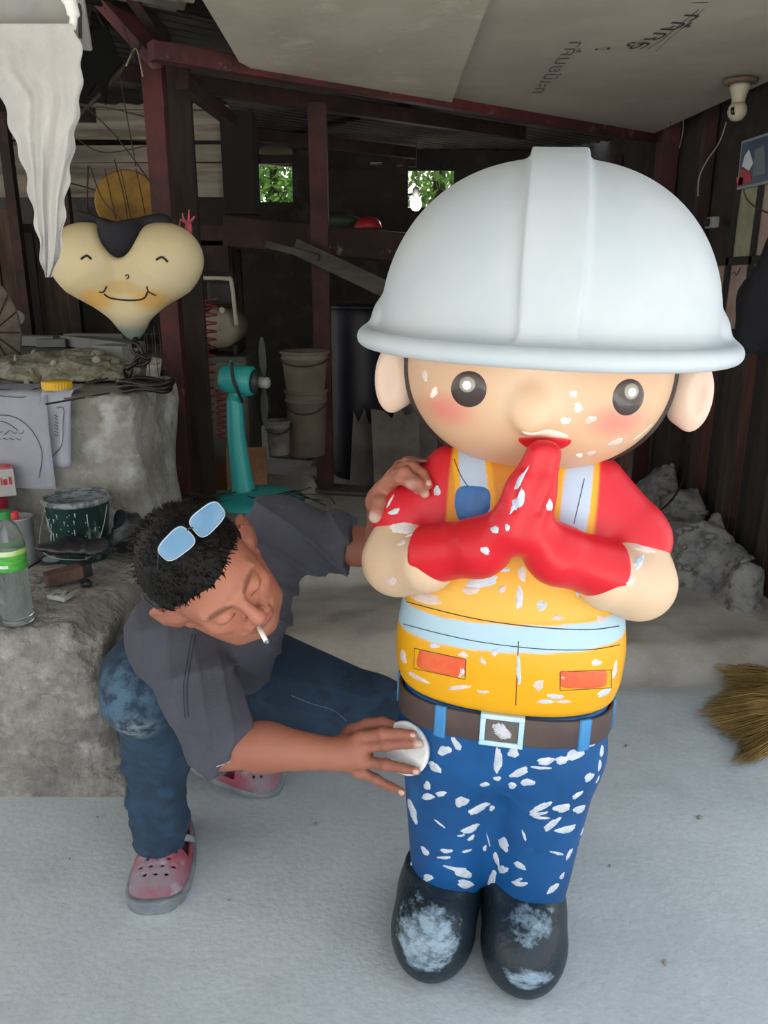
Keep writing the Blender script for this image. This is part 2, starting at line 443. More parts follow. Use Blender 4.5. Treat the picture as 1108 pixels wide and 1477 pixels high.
# pencilled Thai words on the grey board
ink = MAT('pencil_ink', '#3b3733', .8); ink2 = MAT('faint_ink', '#625d57', .8)
def thai(txt, px, py, px2, py2, hgt, m, par, z):
    a = on_z(px, py, z); b = on_z(px2, py2, z); cu = bpy.data.curves.new('t', 'FONT'); cu.body = txt; cu.size = 1
    cu.fill_mode = 'BOTH'; cu.extrude = 0
    o = bpy.data.objects.new('t', cu); COL.objects.link(o); bpy.context.view_layer.update()
    me = bpy.data.meshes.new_from_object(o.evaluated_get(bpy.context.evaluated_depsgraph_get())); bpy.data.objects.remove(o)
    if not len(me.vertices): return
    xs = [v.co.x for v in me.vertices]; x0, x1 = min(xs), max(xs); L = (b - a).length; s = L / (x1 - x0); ex = (b - a).normalized()
    ey = ex.cross(Vector((0, 0, -1))).normalized(); ey = -ey if ey.y < 0 and False else ey
    for v in me.vertices:
        x, y = (v.co.x - x0) * s, v.co.y * hgt
        v.co = a + ex * x + ey * (y + .15 * x * 0) + Vector((0, 0, -.0045))
    link('handwriting', me, m, par)
thai('ลูกค้า', 905, 68, 990, 18, .085, ink, BD2, zb2)
thai('ทะเบียนค้า', 768, 132, 822, 58, .07, ink2, BD2, zb2)
thai('นี่', 858, 68, 880, 66, .03, ink, BD2, zb2)
def ceil_line(pts, r, m):
    P = [on_z(x, y, zb2 - .0035) for x, y in pts]; one('underline', lambda bm: tube(bm, P, r, 4), m, BD2)
ceil_line([(935, 70), (955, 58), (985, 32), (1008, 14)], .0012, ink); ceil_line([(946, 74), (965, 56), (1000, 28), (1016, 12)], .0010, ink2); ceil_line([(998, 4), (1022, 3)], .0012, ink)

# ---- roof: corrugated sheets, beams, posts
rust = MAT('rust_red', '#4f1f20', .7, col2='#331817', scale=7, bump=.6, bscale=50, col3='#7a6a5c', scale3=13, lo3=.62, hi3=.72)
rustd = MAT('rust_dark', '#3a2421', .8, col2='#241816', scale=8, bump=.6, bscale=50)
zinc = MAT('zinc', '#a9a698', .6, col2='#878478', scale=3, col3='#5f2a1e', scale3=3.2, lo3=.58, hi3=.64, bump=.3, bscale=30)
zincd = MAT('zinc_dark', '#3a3733', .7, metal=.2, col2='#2b2927', scale=3, bump=.3, bscale=30)
ROOF = tag(empty('roof', (0, 0, 0)), 'dark corrugated zinc roof over rusty beams', kind='structure')
ddir = (on_z(935, 205, 1.93) - on_z(240, 92, 1.93)); ddir.z = 0; ddir.normalize(); dper = Vector((-ddir.y, ddir.x, 0))
o0 = on_z(240, 92, 1.93)
def corr(u0, u1, v0, v1, z0, z1_, pitch=.075, amp=.012):
    """sheet running along ddir; ridges parallel to it"""
    nv = int((v1 - v0) / pitch * 6); bm = bmesh.new(); R = []
    for j in range(nv + 1):
        v = v0 + (v1 - v0) * j / nv; zz = z0 + (z1_ - z0) * j / nv + amp * math.cos(2*math.pi * (v - v0) / pitch)
        R.append([bm.verts.new(Vector((o0.x, o0.y, 0)) + ddir * u + dper * v + Vector((0, 0, zz))) for u in (u0, (u0+u1)/2, u1)])
    for A, B in zip(R, R[1:]):
        for i in (0, 1): bm.faces.new((A[i], A[i+1], B[i+1], B[i]))
    bmesh.ops.solidify(bm, geom=bm.faces, thickness=.002)
    return tomesh(bm, 'sheet', True)
for k in range(4):
    u0 = -3.4 + k * 1.75
    link('roof_sheet', corr(u0, u0 + 1.85, -2.6, .12, 2.22 + .006 * (k % 2), 2.12), zinc if k < 2 else zincd, ROOF)
    link('roof_sheet', corr(u0 - .2, u0 + 1.65, .05, 3.2, 2.13 + .006 * (k % 2), 2.16), zincd, ROOF)
def beam(name, a, b, w_, h_, m, par=ROOF, bev=.003): return one(name, lambda bm: box_between(bm, a, b, w_, h_, bev), m, par)
beam('beam', o0 - ddir * .05 + Vector((0, 0, .03)), o0 + ddir * 3.0 + Vector((0, 0, .03)), .05, .055, rust)
beam('beam', at(100, -60, 2.9), at(232, 90, 3.15), .06, .06, rust); beam('beam', at(170, -40, 2.8), at(240, 62, 3.2), .04, .05, rustd)
beam('beam', at(262, 118, 3.3), at(335, 175, 3.9), .05, .05, rustd)
for v in (.9, 1.9, 2.8):
    a = Vector((o0.x, o0.y, 2.085)) + dper * v; beam('beam', a - ddir * 2.5, a + ddir * 2.6, .05, .07, rustd)
def post(px, Y, w_, m, top, lab, d=None, z0=0, pv=300):
    p = at(px, pv, Y); o = one('post', lambda bm: bx(bm, (p.x, Y, (z0 + top) / 2), (w_, d or w_, top - z0), bev=.004), m)
    return tag(o, lab, 'post')
post(236, 3.22, .074, rust, 2.10, 'dark red steel post at the corner of the concrete block')
post(266, 3.5, .115, MAT('plank_brown', '#2f241f', .9, col2='#1f1815', scale=6, stretch=(4, 4, .5)), 2.08, 'wide dark brown board post just right of the red steel post', d=.03)
post(350, 4.62, .17, MAT('near_black_wood', '#151211', .9), 2.1, 'near-black wooden post standing on the rusty bench, left of the leafy opening', z0=1.60)
P3 = post(461, 4.25, .088, MAT('rust_post', '#4a2b27', .8, col2='#33201d', scale=6, bump=.5), 2.08, 'slim rusty post standing behind the stacked beige pails')
post(955, 4.4, .09, MAT('maroon_post', '#4b2629', .75, col2='#37201f', scale=8), 2.08, 'maroon post behind the statue beside the rubble heap')
# ---- back wall: dark sheets with openings on the trees
walld = MAT('wall_dark', '#2b2521', .9, col2='#1b1715', scale=3, col3='#3a332c', scale3=6, bump=.5)
WB = tag(empty('wall_back', (0, 0, 0)), 'dark patched sheet wall with leafy openings', kind='structure')
YB = 6.2
holes = [((372, 236), (424, 292)), ((352, 258), (362, 285)), ((284, 238), (312, 254)), ((588, 246), (655, 300)), ((533, 234), (552, 239)), ((571, 238), (582, 243)), ((588, 240), (602, 244)), ((388, 205), (402, 212))]
HR = [(at(a[0], a[1], YB), at(b[0], b[1], YB)) for a, b in holes]
HR = [(a.x, b.x, b.z, a.z) for a, b in HR]
zs = sorted({0.0, 2.2} | {h[2] for h in HR} | {h[3] for h in HR}); rnd = random.Random(3)
for za, zb_ in zip(zs, zs[1:]):
    cuts = sorted([(h[0], h[1]) for h in HR if h[2] <= za + 1e-6 and h[3] >= zb_ - 1e-6]); x = -3.4
    spans = []
    for c0, c1 in cuts: spans.append((x, c0)); x = c1
    spans.append((x, 2.7))
    for s0, s1 in spans:
        n = max(1, int((s1 - s0) / .55)) if zb_ - za > .3 else 1
        for i in range(n):
            a_, b_ = s0 + (s1 - s0) * i / n, s0 + (s1 - s0) * (i+1) / n
            one('wall_sheet', lambda bm: bx(bm, ((a_+b_)/2, YB + rnd.uniform(-.006, .006), (za+zb_)/2), (b_-a_+.01, .02, zb_-za+.004)), walld, WB)
# trees outside
leaf = MAT('leaf_green', '#6f9a3c', .6, col2='#3c6424', scale=6); 
def foliage(n, c, r, seed):
    rn = np.random.RandomState(seed); V = []; F = []
    for i in range(n):
        p = np.array(c) + np.clip(rn.normal(size=3), -1.8, 1.8) * np.array(r); a = rn.normal(size=3); a /= np.linalg.norm(a); b = np.cross(a, rn.normal(size=3)); b /= np.linalg.norm(b)
        s = rn.uniform(.03, .06); k = len(V); V += [p - a*s, p + b*s*.4, p + a*s, p - b*s*.4]; F.append((k, k+1, k+2, k+3))
    return np_mesh('leaves', V, F, smooth=False)
for i, (px, n, lab) in enumerate(((395, 2600, 'leafy green tree seen through the opening in the back wall'), (628, 1700, 'leafy tree behind the gap beside the light bulb'), (290, 1500, 'green tree behind the far left gap'))):
    p = at(px, 262, 8.2); T = empty('tree', (p.x, (8.2, 7.6, 9.4)[i], 0), label=lab, cat='tree')
    f_ = link('foliage', foliage(n, (0, 0, p.z), (.20, .15, .42), 5 + i), leaf, T); f_['kind'] = 'stuff'
    one('trunk', lambda bm: lathe(bm, [(.10, 0), (.07, 1.0), (.05, p.z + .2)], 10), MAT('bark', '#3a2f24', .9, bump=.8), T)
# ---- left wall, deeper in: pale horizontal boards over dark planks
WL = tag(empty('wall_left', (0, 0, 0)), 'patchwork of pale horizontal boards above dark planks', kind='structure')
pale = MAT('pale_board', '#7b746a', .85, col2='#645d54', scale=3, stretch=(.4, 1, 4), bump=.4); pale2 = MAT('pale_board_b', '#857c70', .85, col2='#5c544b', scale=4, stretch=(.4, 1, 4))
YL = 4.6
for i, (y0, y1) in enumerate(((-40, 20), (24, 62), (66, 100), (103, 128), (131, 156), (159, 196), (214, 236), (238, 282), (322, 350), (352, 395))):
    a = at(-220, (y0+y1)/2, YL); b = at(330, (y0+y1)/2 + (i % 3 - 1) * 4, YL); hh = (y1 - y0) / FPX * 4.4
    one('board', lambda bm: box_between(bm, a, b, .018, hh, .002), (pale, pale2)[i % 2] if y0 < 300 else rustd, WL)
dk = [MAT('plank_a', '#3b2d25', .9, col2='#2a201b', scale=4, stretch=(6, 6, .6), bump=.5), MAT('plank_b', '#4b3a2f', .9, col2='#33271f', scale=4, stretch=(6, 6, .6)), MAT('plank_c', '#2b2727', .9), MAT('plank_d', '#3c2226', .9, col2='#2a191b', scale=5)]
for i in range(17):
    a = at(-160 + i * 26, 450, 4.5); zt = 1.46 + .04 * ((i * 7) % 5)
    one('plank', lambda bm: bx(bm, (a.x, 4.5 + .01 * (i % 2), zt / 2), (.094, .018, zt)), dk[(i * 5 + i // 3) % 4], WL)
for px in (20, 95): 
    a = at(px, 300, 4.42); one('stud', lambda bm: bx(bm, (a.x, 4.42, 1.08), (.05, .05, 2.16)), rustd, WL)
# ---- right wall: upright slats, paned window with drawings
WR = tag(empty('wall_right', (0, 0, 0)), 'dark wall of narrow upright wooden slats', kind='structure')
sl = [MAT('slat_a', '#3a302b', .9, col2='#2a2320', scale=5, stretch=(5, 5, .5), bump=.5), MAT('slat_b', '#4d4038', .9, col2='#362c27', scale=5, stretch=(5, 5, .5), bump=.5), MAT('slat_c', '#57342b', .9, col2='#3a2520', scale=5, stretch=(5, 5, .5)), MAT('slat_d', '#282422', .9)]
for i in range(62):
    y = 1.95 + i * .07; one('slat', lambda bm: bx(bm, (1.475 + .006 * ((i * 3) % 3), y, .52), (.018, .062, 1.06 + .01 * (i % 4))), sl[(i * 7 + i // 4) % 4], WR)
one('upper_sheet', lambda bm: bx(bm, (1.50, 4.1, 1.6), (.016, 4.4, 1.2)), walld, WR)
for y in (2.2, 3.9, 5.4): one('stud', lambda bm: bx(bm, (1.455, y, 1.0), (.05, .05, 2.0)), rustd, WR)
one('rail', lambda bm: bx(bm, (1.45, 4.0, 1.04), (.03, 4.2, .05)), rustd, WR)
def quadx(name, cs, x, t, m, par):
    P = [on_x(a, b, x) for a, b in cs]
    def f(bm):
        A = [bm.verts.new((x - t/2, p.y, p.z)) for p in P]; B = [bm.verts.new((x + t/2, p.y, p.z)) for p in P]
        bm.faces.new(A); bm.faces.new(B[::-1])
        for i in range(4): bm.faces.new((A[i], B[i], B[(i+1) % 4], A[(i+1) % 4]))
    return one(name, f, m, par)
WIN = tag(empty('window_1', (0, 0, 0)), 'barred window backed with pale drawing sheets', kind='structure')
pa = MAT('pane_green', '#9a9a7c', .7, col2='#85866e', scale=9); pb = MAT('pane_pink', '#a4978c', .7, col2='#9c8078', scale=12, col3='#b06a63', scale3=16, lo3=.62, hi3=.75)
xw = 1.43
for cs, m in (([(1068, 272), (1094, 266), (1082, 369), (1054, 371)], pa), ([(1100, 266), (1135, 258), (1120, 366), (1088, 369)], pb),
              ([(1034, 384), (1047, 382), (1037, 455), (1033, 453)], pb), ([(1053, 382), (1079, 380), (1067, 474), (1041, 475)], pb), ([(1085, 380), (1115, 379), (1104, 478), (1073, 476)], pb)):
    quadx('pane', cs, xw, .004, m, WIN)
barm = MAT('bar_dark', '#1e1d1c', .7)
for cs in ([(1028, 373), (1130, 367), (1130, 378), (1028, 384)], [(1097, 262), (1101, 262), (1073, 480), (1069, 480)], [(1063, 270), (1067, 270), (1040, 480), (1036, 480)], [(1030, 474), (1115, 478), (1115, 486), (1030, 482)]):
    quadx('bar', cs, xw - .012, .014, barm, WIN)
one('scrawl', lambda bm: tube(bm, bez([on_x(a, b, xw - .004) for a, b in ((1056, 395), (1060, 392), (1062, 397), (1066, 391), (1068, 386))], 6), .0015, 4), barm, WIN)
# yard behind the camera, open to the sun
YARD = one('ground', lambda bm: bx(bm, (0, -13.9, -.06), (40, 20, .1)), MAT('yard', '#b3aca0', .95, col2='#9b9488', scale=2, bump=.6), None)
tag(YARD, 'pale dusty yard in front of the shed', kind='structure')
# ================================================================== THE PAINTED WORKER STATUE
ST = empty('mascot_statue', (.205, 1.33, 0), (0, math.radians(2.0), math.radians(-10)),
           'waist-high to chest-high fibreglass construction worker statue, white hard hat, yellow vest, red gloves pressed together', 'statue')
ST['label'] = 'large painted fibreglass worker statue in white hard hat and yellow vest, gloved palms pressed together'
putty = MAT('putty', '#d2d4d8', .75, col2='#b9c1cc', scale=60, bump=.5, bscale=220, col3='#bcc7d6', scale3=25)
putty_pink = MAT('putty_pink', '#dcc9c0', .75, col2='#d0bab2', scale=40, bump=.4, bscale=200)
paint = MAT('statue_paint', '#ffffff', .42, attr=True, bump=.15, bscale=25, spec=.4)
white_gel = MAT('hat_primer', '#b3b8bb', .5, col2='#abb3b8', scale=5, bump=.12, bscale=18, spec=.35)
line_dark = MAT('pencil_line', '#2a2420', .7)
line_brown = MAT('brown_line', '#5a4638', .7)

def prof_body(zs, ws, ds, p=2.3, dx=None, ycen=None):
    zs = np.array(zs); ws = np.array(ws); ds = np.array(ds)
    def f(x, y, z):
        w_ = np.interp(z, zs, ws); d_ = np.interp(z, zs, ds); yc = np.interp(z, zs, ycen) if ycen is not None else 0
        q = (np.abs(x) / w_) ** p + (np.abs(y - yc) / d_) ** p
        return (q ** (1 / p) - 1) * np.minimum(w_, d_) * .92
    return f
def smooth_prof(zs, vs, n=60):
    z2 = np.linspace(zs[0], zs[-1], n); v2 = np.interp(z2, zs, vs); k = np.array([1, 2, 3, 2, 1.]); k /= k.sum()
    e = np.concatenate([[v2[0]]*2, v2, [v2[-1]]*2]); return z2, np.convolve(e, k, 'valid')

# ---- helmet
def helmet():
    s = Sculpt((-.35, -.42, 1.11), (.35, .34, 1.50), .0037)
    # dome (superellipsoid)
    def dome(x, y, z):
        q = (np.abs(x / .262) ** 2.25 + np.abs(y / .285) ** 2.25 + np.abs((z - 1.195) / .256) ** 2.15)
        return (q ** (1 / 2.2) - 1) * .25
    s.put((-.27, -.29, 1.14), (.27, .29, 1.47), dome, .0)
    s.put((-.3, -.3, 1.1), (.3, .3, 1.2), lambda x, y, z: 1.172 - z + 0*x + 0*y, .012, 'i', pad=.3)
    # centre ridge: raised band front to back
    def ridge(x, y, z):
        q = (np.abs(y / .291) ** 2.25 + np.abs((z - 1.195) / .270) ** 2.15 + 0 * x)
        hw = .036 + .006 * np.clip((z - 1.2) / .26, 0, 1)
        return np.maximum(np.maximum((q ** (1 / 2.2) - 1) * .27, np.abs(x) - hw), 1.192 - z)
    s.put((-.06, -.3, 1.17), (.06, .3, 1.475), ridge, .012)
    # shoulders where the brim meets (side lugs)
    for sg in (-1, 1): s.ell((sg * .252, .0, 1.205), (.026, .10, .035), .02)
    # brim: flared ring
    def brim(x, y, z):
        rx, ry = .297, np.where(y < 0, .330, .30)
        r = ((np.abs(x) / rx) ** 2.2 + (np.abs(y) / ry) ** 2.2) ** (1 / 2.2)
        droop = .008 * np.clip(r, 0, 1.2) ** 2
        zc = 1.190 - droop
        th = .0145
        dr = (r - .955) * .31; dz = z - zc
        inner = np.maximum(np.abs(dz) - th * .75, dr)
        rim = np.sqrt(dr * dr + (dz + .001) ** 2) - th
        d = np.minimum(inner, rim)
        hole = (.70 - r) * .3
        return np.maximum(d, hole)
    s.put((-.33, -.37, 1.14), (.33, .33, 1.2), brim, .02)
    # hollow underside
    s.ell((0, -.01, 1.12), (.235, .25, .09), .01, 's')
    N = Noise(8, 5); s.disp(lambda x, y, z: .0012 * N(x, y, z, 22))
    return s.mesh('helmet', M=Matrix.Translation((.012, 0, 0)))
HEL = link('hard_hat', helmet(), white_gel, ST, True)
tag(HEL, 'unpainted white hard hat with a raised centre ridge and wide brim')

# ---- head
SK = '#cda887'
def headcol(V):
    x, y, z = V.T; n = len(V); c = np.tile(np.array(lin(SK)), (n, 1))
    c = mixc(c, '#e2c4a6', sstep(.1, 0, abs(x)) * sstep(1.06, 1.1, z) * .6)
    for sx_ in (-.125, .125):
        d = np.hypot((x - sx_) / .055, (z - 1.082) / .035); c = mixc(c, '#d27a70', sstep(1.15, .1, d) * .8)
    d = np.hypot(x / .028, (z - 1.105) / .05); c = mixc(c, '#cf9d76', sstep(1, .2, d) * .35)
    c = mixc(c, '#dba087', sstep(1.03, .99, z) * .35)
    r = np.sqrt((x / .222) ** 2 + ((z - 1.14) / .16) ** 2)
    return c
def head():
    s = Sculpt((-.25, -.24, .97), (.25, .24, 1.25), .0036)
    def f(x, y, z):
        q = np.abs((x - .008) / .213) ** 2.25 + np.abs(y / .197) ** 2.1 + np.abs((z - 1.14) / .168) ** 2.1
        return (q ** (1 / 2.15) - 1) * .16
    s.put((-.23, -.21, .97), (.23, .21, 1.25), f, 0)
    s.ell((0, -.194, 1.093), (.020, .012, .026), .03)       # small nose
    s.put((-.3, -.3, 1.2), (.3, .3, 1.3), lambda x, y, z: z - 1.225 + 0*x + 0*y, .0, 'i', pad=.3)
    return s.mesh('head', headcol)
HEAD = link('head', head(), paint, ST, True); tag(HEAD, 'peach painted round face with pink cheeks')
# hair band: dark shell behind the face, its rim framing the cheeks
def hairsh():
    s = Sculpt((-.25, -.24, .96), (.25, .25, 1.25), .004)
    def f(x, y, z):
        q = np.abs((x - .008) / .2205) ** 2.25 + np.abs((y - .01) / .203) ** 2.1 + np.abs((z - 1.137) / .1745) ** 2.1
        return (q ** (1 / 2.15) - 1) * .16
    s.put((-.24, -.22, .96), (.24, .22, 1.26), f, 0)
    s.put((-.3, -.3, .9), (.3, .0, 1.3), lambda x, y, z: -(y + .052 - .05 * np.clip((1.05 - z) / .1, 0, 1)) + 0*x, .012, 'i', pad=.4)
    s.put((-.3, -.3, 1.2), (.3, .3, 1.3), lambda x, y, z: z - 1.215 + 0*x + 0*y, .0, 'i', pad=.3)
    return s.mesh('hair')
HAIRM = MAT('statue_hair', '#2b211d', .55, col2='#3b2c25', scale=12)
tag(link('painted_hair', hairsh(), HAIRM, ST, True), 'dark brown painted hair edging the cheeks')
def ear(sg):
    s = Sculpt((min(sg*.19, sg*.30), -.1, 1.03), (max(sg*.19, sg*.30), .08, 1.19), .003)
    s.ell((sg*.247, -.02, 1.108), (.030, .022, .058), 0).ell((sg*.225, -.01, 1.115), (.02, .02, .05), .02)
    s.ell((sg*.253, -.046, 1.112), (.013, .012, .034), .01, 's')
    return s.mesh('ear', lambda V: np.tile(np.array(lin('#d0b6a3')), (len(V), 1)), M=Matrix.Translation((.012 - sg * .006, 0, 0)))
for sg in (-1, 1): link('ear', ear(sg), paint, ST, True)

# ---- torso (vest and shirt)
TZ = [.545, .56, .60, .66, .72, .80, .88, .95, .99, 1.02]
z1, w1 = smooth_prof(TZ, [.180, .192, .203, .205, .196, .174, .160, .148, .125, .09])
_, d1 = smooth_prof(TZ, [.125, .134, .145, .148, .142, .125, .115, .105, .09, .07])
def torsocol(V):
    x, y, z = V.T; n = len(V); Y1 = '#dea00c'; c = np.tile(np.array(lin(Y1)), (n, 1))
    c = mixc(c, '#cb8122', sstep(.80, .88, z))
    # soft light sprays and orange shading painted on
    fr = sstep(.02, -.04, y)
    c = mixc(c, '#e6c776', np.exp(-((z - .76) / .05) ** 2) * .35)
    # reflective band
    zb = .7135 + .012 * x / .2
    c = mixc(c, '#e9a52c', sstep(.031, .027, abs(z - zb)) * .8)
    c = mixc(c, '#a9c6d4', sstep(.0240, .0220, abs(z - zb)))
    # shoulder straps
    for sg in (-1, 1):
        xc = sg * (.088 - .030 * np.clip((1.0 - z) / .14, 0, 1) * (1 if sg < 0 else .2))
        m = sstep(.024, .022, abs(x - xc)) * sstep(.80, .81, z) * fr
        c = mixc(c, '#e0a020', sstep(.035, .031, abs(x - xc)) * sstep(.80, .81, z) * fr)
        c = mixc(c, '#aebdd0', m)
    # red shirt at the sides
    red = sstep(.118, .123, abs(x)) * sstep(.775, .785, z)
    red = np.maximum(red, sstep(.02, .03, y) * sstep(.985, .99, z))
    c = mixc(c, '#c91e2c', red)
    return c
def torso():
    s = Sculpt((-.28, -.19, .52), (.28, .19, 1.06), .0036)
    s.put((-.22, -.17, .53), (.22, .17, 1.03), prof_body(z1, w1, d1), 0)
    s.put((-.3, -.3, .4), (.3, .3, .7), lambda x, y, z: (.553 + .012 * np.clip(-y / .14, 0, 1)) - z + 0*x, .02, 'i', pad=.3)
    s.put((-.3, -.3, .9), (.3, .3, 1.1), lambda x, y, z: z - 1.02 + 0*x + 0*y, .03, 'i', pad=.3)
    for sg in (-1, 1):
        s.cone((sg*.122, .0, .945), (sg*.186, -.012, .868), .050, .061, .03)
        e = np.array([sg*.186, -.012, .868]); dr = np.array([sg*.55, -.10, -.83])
        s.cone(e, e + dr * .010, .0630, .0645, .006)
    # front opening seam
    s.cone((0, -.20, .55), (0, -.165, .90), .019 + .0, .019, .004, 's') if False else None
    return s.mesh('torso', torsocol)
TOR = link('torso', torso(), paint, ST, True); tag(TOR, 'yellow vest with pale blue bands over a red short-sleeved shirt')

# ---- trousers
def trousers():
    s = Sculpt((-.24, -.2, .08), (.24, .2, .60), .0036)
    s.put((-.2, -.15, .33), (.2, .15, .575), prof_body([.30, .40, .50, .58], [.178, .184, .190, .186], [.104, .113, .128, .130], 2.4), 0)
    s.put((-.3, -.3, .5), (.3, .3, .6), lambda x, y, z: z - .565 + 0*x + 0*y, .004, 'i', pad=.3)
    s.put((-.3, -.3, .2), (.3, .3, .4), lambda x, y, z: .35 - z + 0*x + 0*y, .10, 'i', pad=.3)
    for sg in (-1, 1):
        s.cone((sg*.088, 0, .44), (sg*.079, -.008, .115), .101, .073, .03)
    s.cone((0, .005, .40), (0, .0, .16), .075, .036, .02)
    s.cone((0, -.112, .30), (0, -.085, .10), .022, .030, .030, 's')
    s.put((-.3, -.3, .0), (.3, .3, .3), lambda x, y, z: .118 - z + 0*x + 0*y, .006, 'i', pad=.3)
    N = Noise(9, 8); s.disp(lambda x, y, z: .0010 * N(x, y, z * 1.6, 26))
    return s.mesh('trousers')
blue = MAT('trouser_blue', '#15528c', .45, col2='#13487c', scale=6, col3='#2b669f', scale3=9, lo3=.58, hi3=.75, bump=.15, bscale=20, spec=.4)
TRO = link('trousers', trousers(), blue, ST, True); tag(TRO, 'blue painted trousers dabbed with white filler')

# ---- belt, loops, buckle
beltm = MAT('belt_brown', '#4a3b38', .6, col2='#55453f', scale=9)
def ring_on(z0, z1_, off, a0=0, a1=2*math.pi, n=96, p=2.4, W=.190, D=.131, th=.006):
    bm = bmesh.new(); rows = []
    full = abs(a1 - a0 - 2*math.pi) < 1e-3
    for i in range(n + (0 if full else 1)):
        a = a0 + (a1 - a0) * i / n; ca, sa = math.cos(a), math.sin(a)
        r = (abs(ca / W) ** p + abs(sa / D) ** p) ** (-1 / p)
        q = []
        for rr, zz in ((r + off - th, z0), (r + off - .001, z0), (r + off, z0 + .002), (r + off, z1_ - .002), (r + off - .001, z1_), (r + off - th, z1_)):
            zs = zz + (.012 * max(0, -sa) if True else 0)
            q.append(bm.verts.new((rr * ca, rr * sa, zs)))
        rows.append(q)
    m = len(rows); rng = range(m) if full else range(m - 1)
    for i in rng:
        A, B = rows[i], rows[(i+1) % m]
        for j in range(6): bm.faces.new((A[j], A[(j+1) % 6], B[(j+1) % 6], B[j]))
    if not full: bm.faces.new(rows[0]); bm.faces.new(rows[-1][::-1])
    return bm
BELT = link('belt', tomesh(ring_on(.502, .553, .006), 'belt', True), beltm, ST)
tag(BELT, 'dark brown painted belt')
loopm = MAT('loop_blue', '#3d82b8', .5)
for a in (-2.28, -.66, .6, 2.3, 3.12, -.02):
    link('belt_loop', tomesh(ring_on(.496, .556, .010, a - .055, a + .055, 6), 'loop', True), loopm, ST)
def buckle():
    b = empty
    root_pts = None
buck_m = MAT('buckle_silver', '#ccd9dd', .45, col2='#aacfe0', scale=22)
def framef(bm):
    y = -.1335; zc = .5395
    for c, sz in (((0, y, zc + .0255), (.074, .012, .009)), ((0, y, zc - .0255), (.074, .012, .009)), ((-.0325, y, zc), (.009, .0118, .042)), ((.0325, y, zc), (.009, .0118, .042))):
        bx(bm, c, sz, bev=.0015)
BUK = one('belt_buckle', framef, buck_m, ST); tag(BUK, 'pale square belt buckle frame')
plate = one('buckle_plate', lambda bm: bx(bm, (0, -.134, .5395), (.056, .006, .042), bev=.001), MAT('buckle_plate', '#5b5552', .6), BUK)
def squig(bm):
    R_ = random.Random(4)
    pts = []
    for i in range(150):
        a = R_.uniform(0, 6.28); r = .0150 * math.sqrt(R_.random()) * (1 - .25*math.sin(a*2)); pts.append((r*1.1*math.cos(a), -.1376, .5395 + r*math.sin(a)))
    tube(bm, pts, .0006, 4)
one('buckle_scribble', squig, MAT('scribble_white', '#d8d4dc', .7), BUK)

# ---- boots
def bootcol(V):
    x, y, z = V.T; c = np.tile(np.array(lin('#222e36')), (len(V), 1))
    N = Noise(14, 12); M2 = Noise(14, 31)
    ax = np.abs(x)
    sgn = np.where(x < 0, 1.0, 0.0)
    m = np.where(x < 0, sstep(1.15, .55, np.hypot((x + .103) / .070, (z - .098) / .056)), np.maximum(sstep(1.1, .4, np.hypot((x - .085) / .06, (z - .075) / .028)), .8 * sstep(1.1, .4, np.hypot((x - .08) / .065, (z - .135) / .018))))
    return np.repeat((m * sstep(0, -.05, y))[:, None], 3, 1)
def boot(sg):
    xc = sg * .083 - .010
    s = Sculpt((xc - .11, -.22, -.02), (xc + .11, .14, .19), .003)
    s.ell((xc + sg*.004, -.085, .062), (.083, .108, .088), 0)
    s.ell((xc + sg*.002, .01, .07), (.074, .10, .085), .04)
    s.cone((xc, -.0, .08), (xc - sg*.002, -.005, .145), .078, .074, .03)
    s.put((xc - .1, -.2, .1), (xc + .1, .2, .2), lambda x, y, z: z - .150 + 0*x + 0*y, .012, 'i', pad=.3)
    s.put((xc - .1, -.2, -.05), (xc + .1, .2, .05), lambda x, y, z: .002 - z + 0*x + 0*y, .02, 'i', pad=.3)
    N = Noise(8, 3); s.disp(lambda x, y, z: .0012 * N(x, y, z, 30))
    return s.mesh('boot', bootcol)
bootm = MAT('boot_black', '#222e36', .38, attr=True, bump=.5, bscale=90, spec=.5)
def scuffed(m, base, worn, scale, stretch, k=.95):
    t = m.node_tree; n = t.nodes; L = t.links; a = [q for q in n if q.type == 'ATTRIBUTE'][0]
    tcn = [q for q in n if q.type == 'TEX_COORD'][0]; mp = n.new('ShaderNodeMapping'); mp.inputs['Scale'].default_value = stretch; mp.inputs['Rotation'].default_value = (0, .3, .5)
    L.new(tcn.outputs['Object'], mp.inputs[0]); no = n.new('ShaderNodeTexNoise'); no.inputs['Scale'].default_value = scale; no.inputs['Detail'].default_value = 8; no.inputs['Roughness'].default_value = .72
    L.new(mp.outputs[0], no.inputs['Vector'])
    ad = n.new('ShaderNodeMath'); ad.operation = 'MULTIPLY_ADD'; L.new(a.outputs['Fac'], ad.inputs[0]); ad.inputs[1].default_value = .345; L.new(no.outputs['Fac'], ad.inputs[2])
    mr = n.new('ShaderNodeMapRange'); mr.inputs[1].default_value = .70; mr.inputs[2].default_value = .90; mr.inputs[4].default_value = k; L.new(ad.outputs[0], mr.inputs[0])
    mx = n.new('ShaderNodeMix'); mx.data_type = 'RGBA'; L.new(mr.outputs[0], mx.inputs[0]); mx.inputs[6].default_value = (*lin(base), 1); mx.inputs[7].default_value = (*lin(worn), 1)
    L.new(mx.outputs[2], n['Principled BSDF'].inputs['Base Color'])
scuffed(bootm, '#1f2a31', '#93a8b6', 30, (1, 1, 2.2))
BOOTS = [link('boot', boot(sg), bootm, ST, True) for sg in (-1, 1)]
tag(BOOTS[0], 'black rounded boot, its whole top scuffed white'); tag(BOOTS[1], 'black rounded boot with two pale scuffed patches')

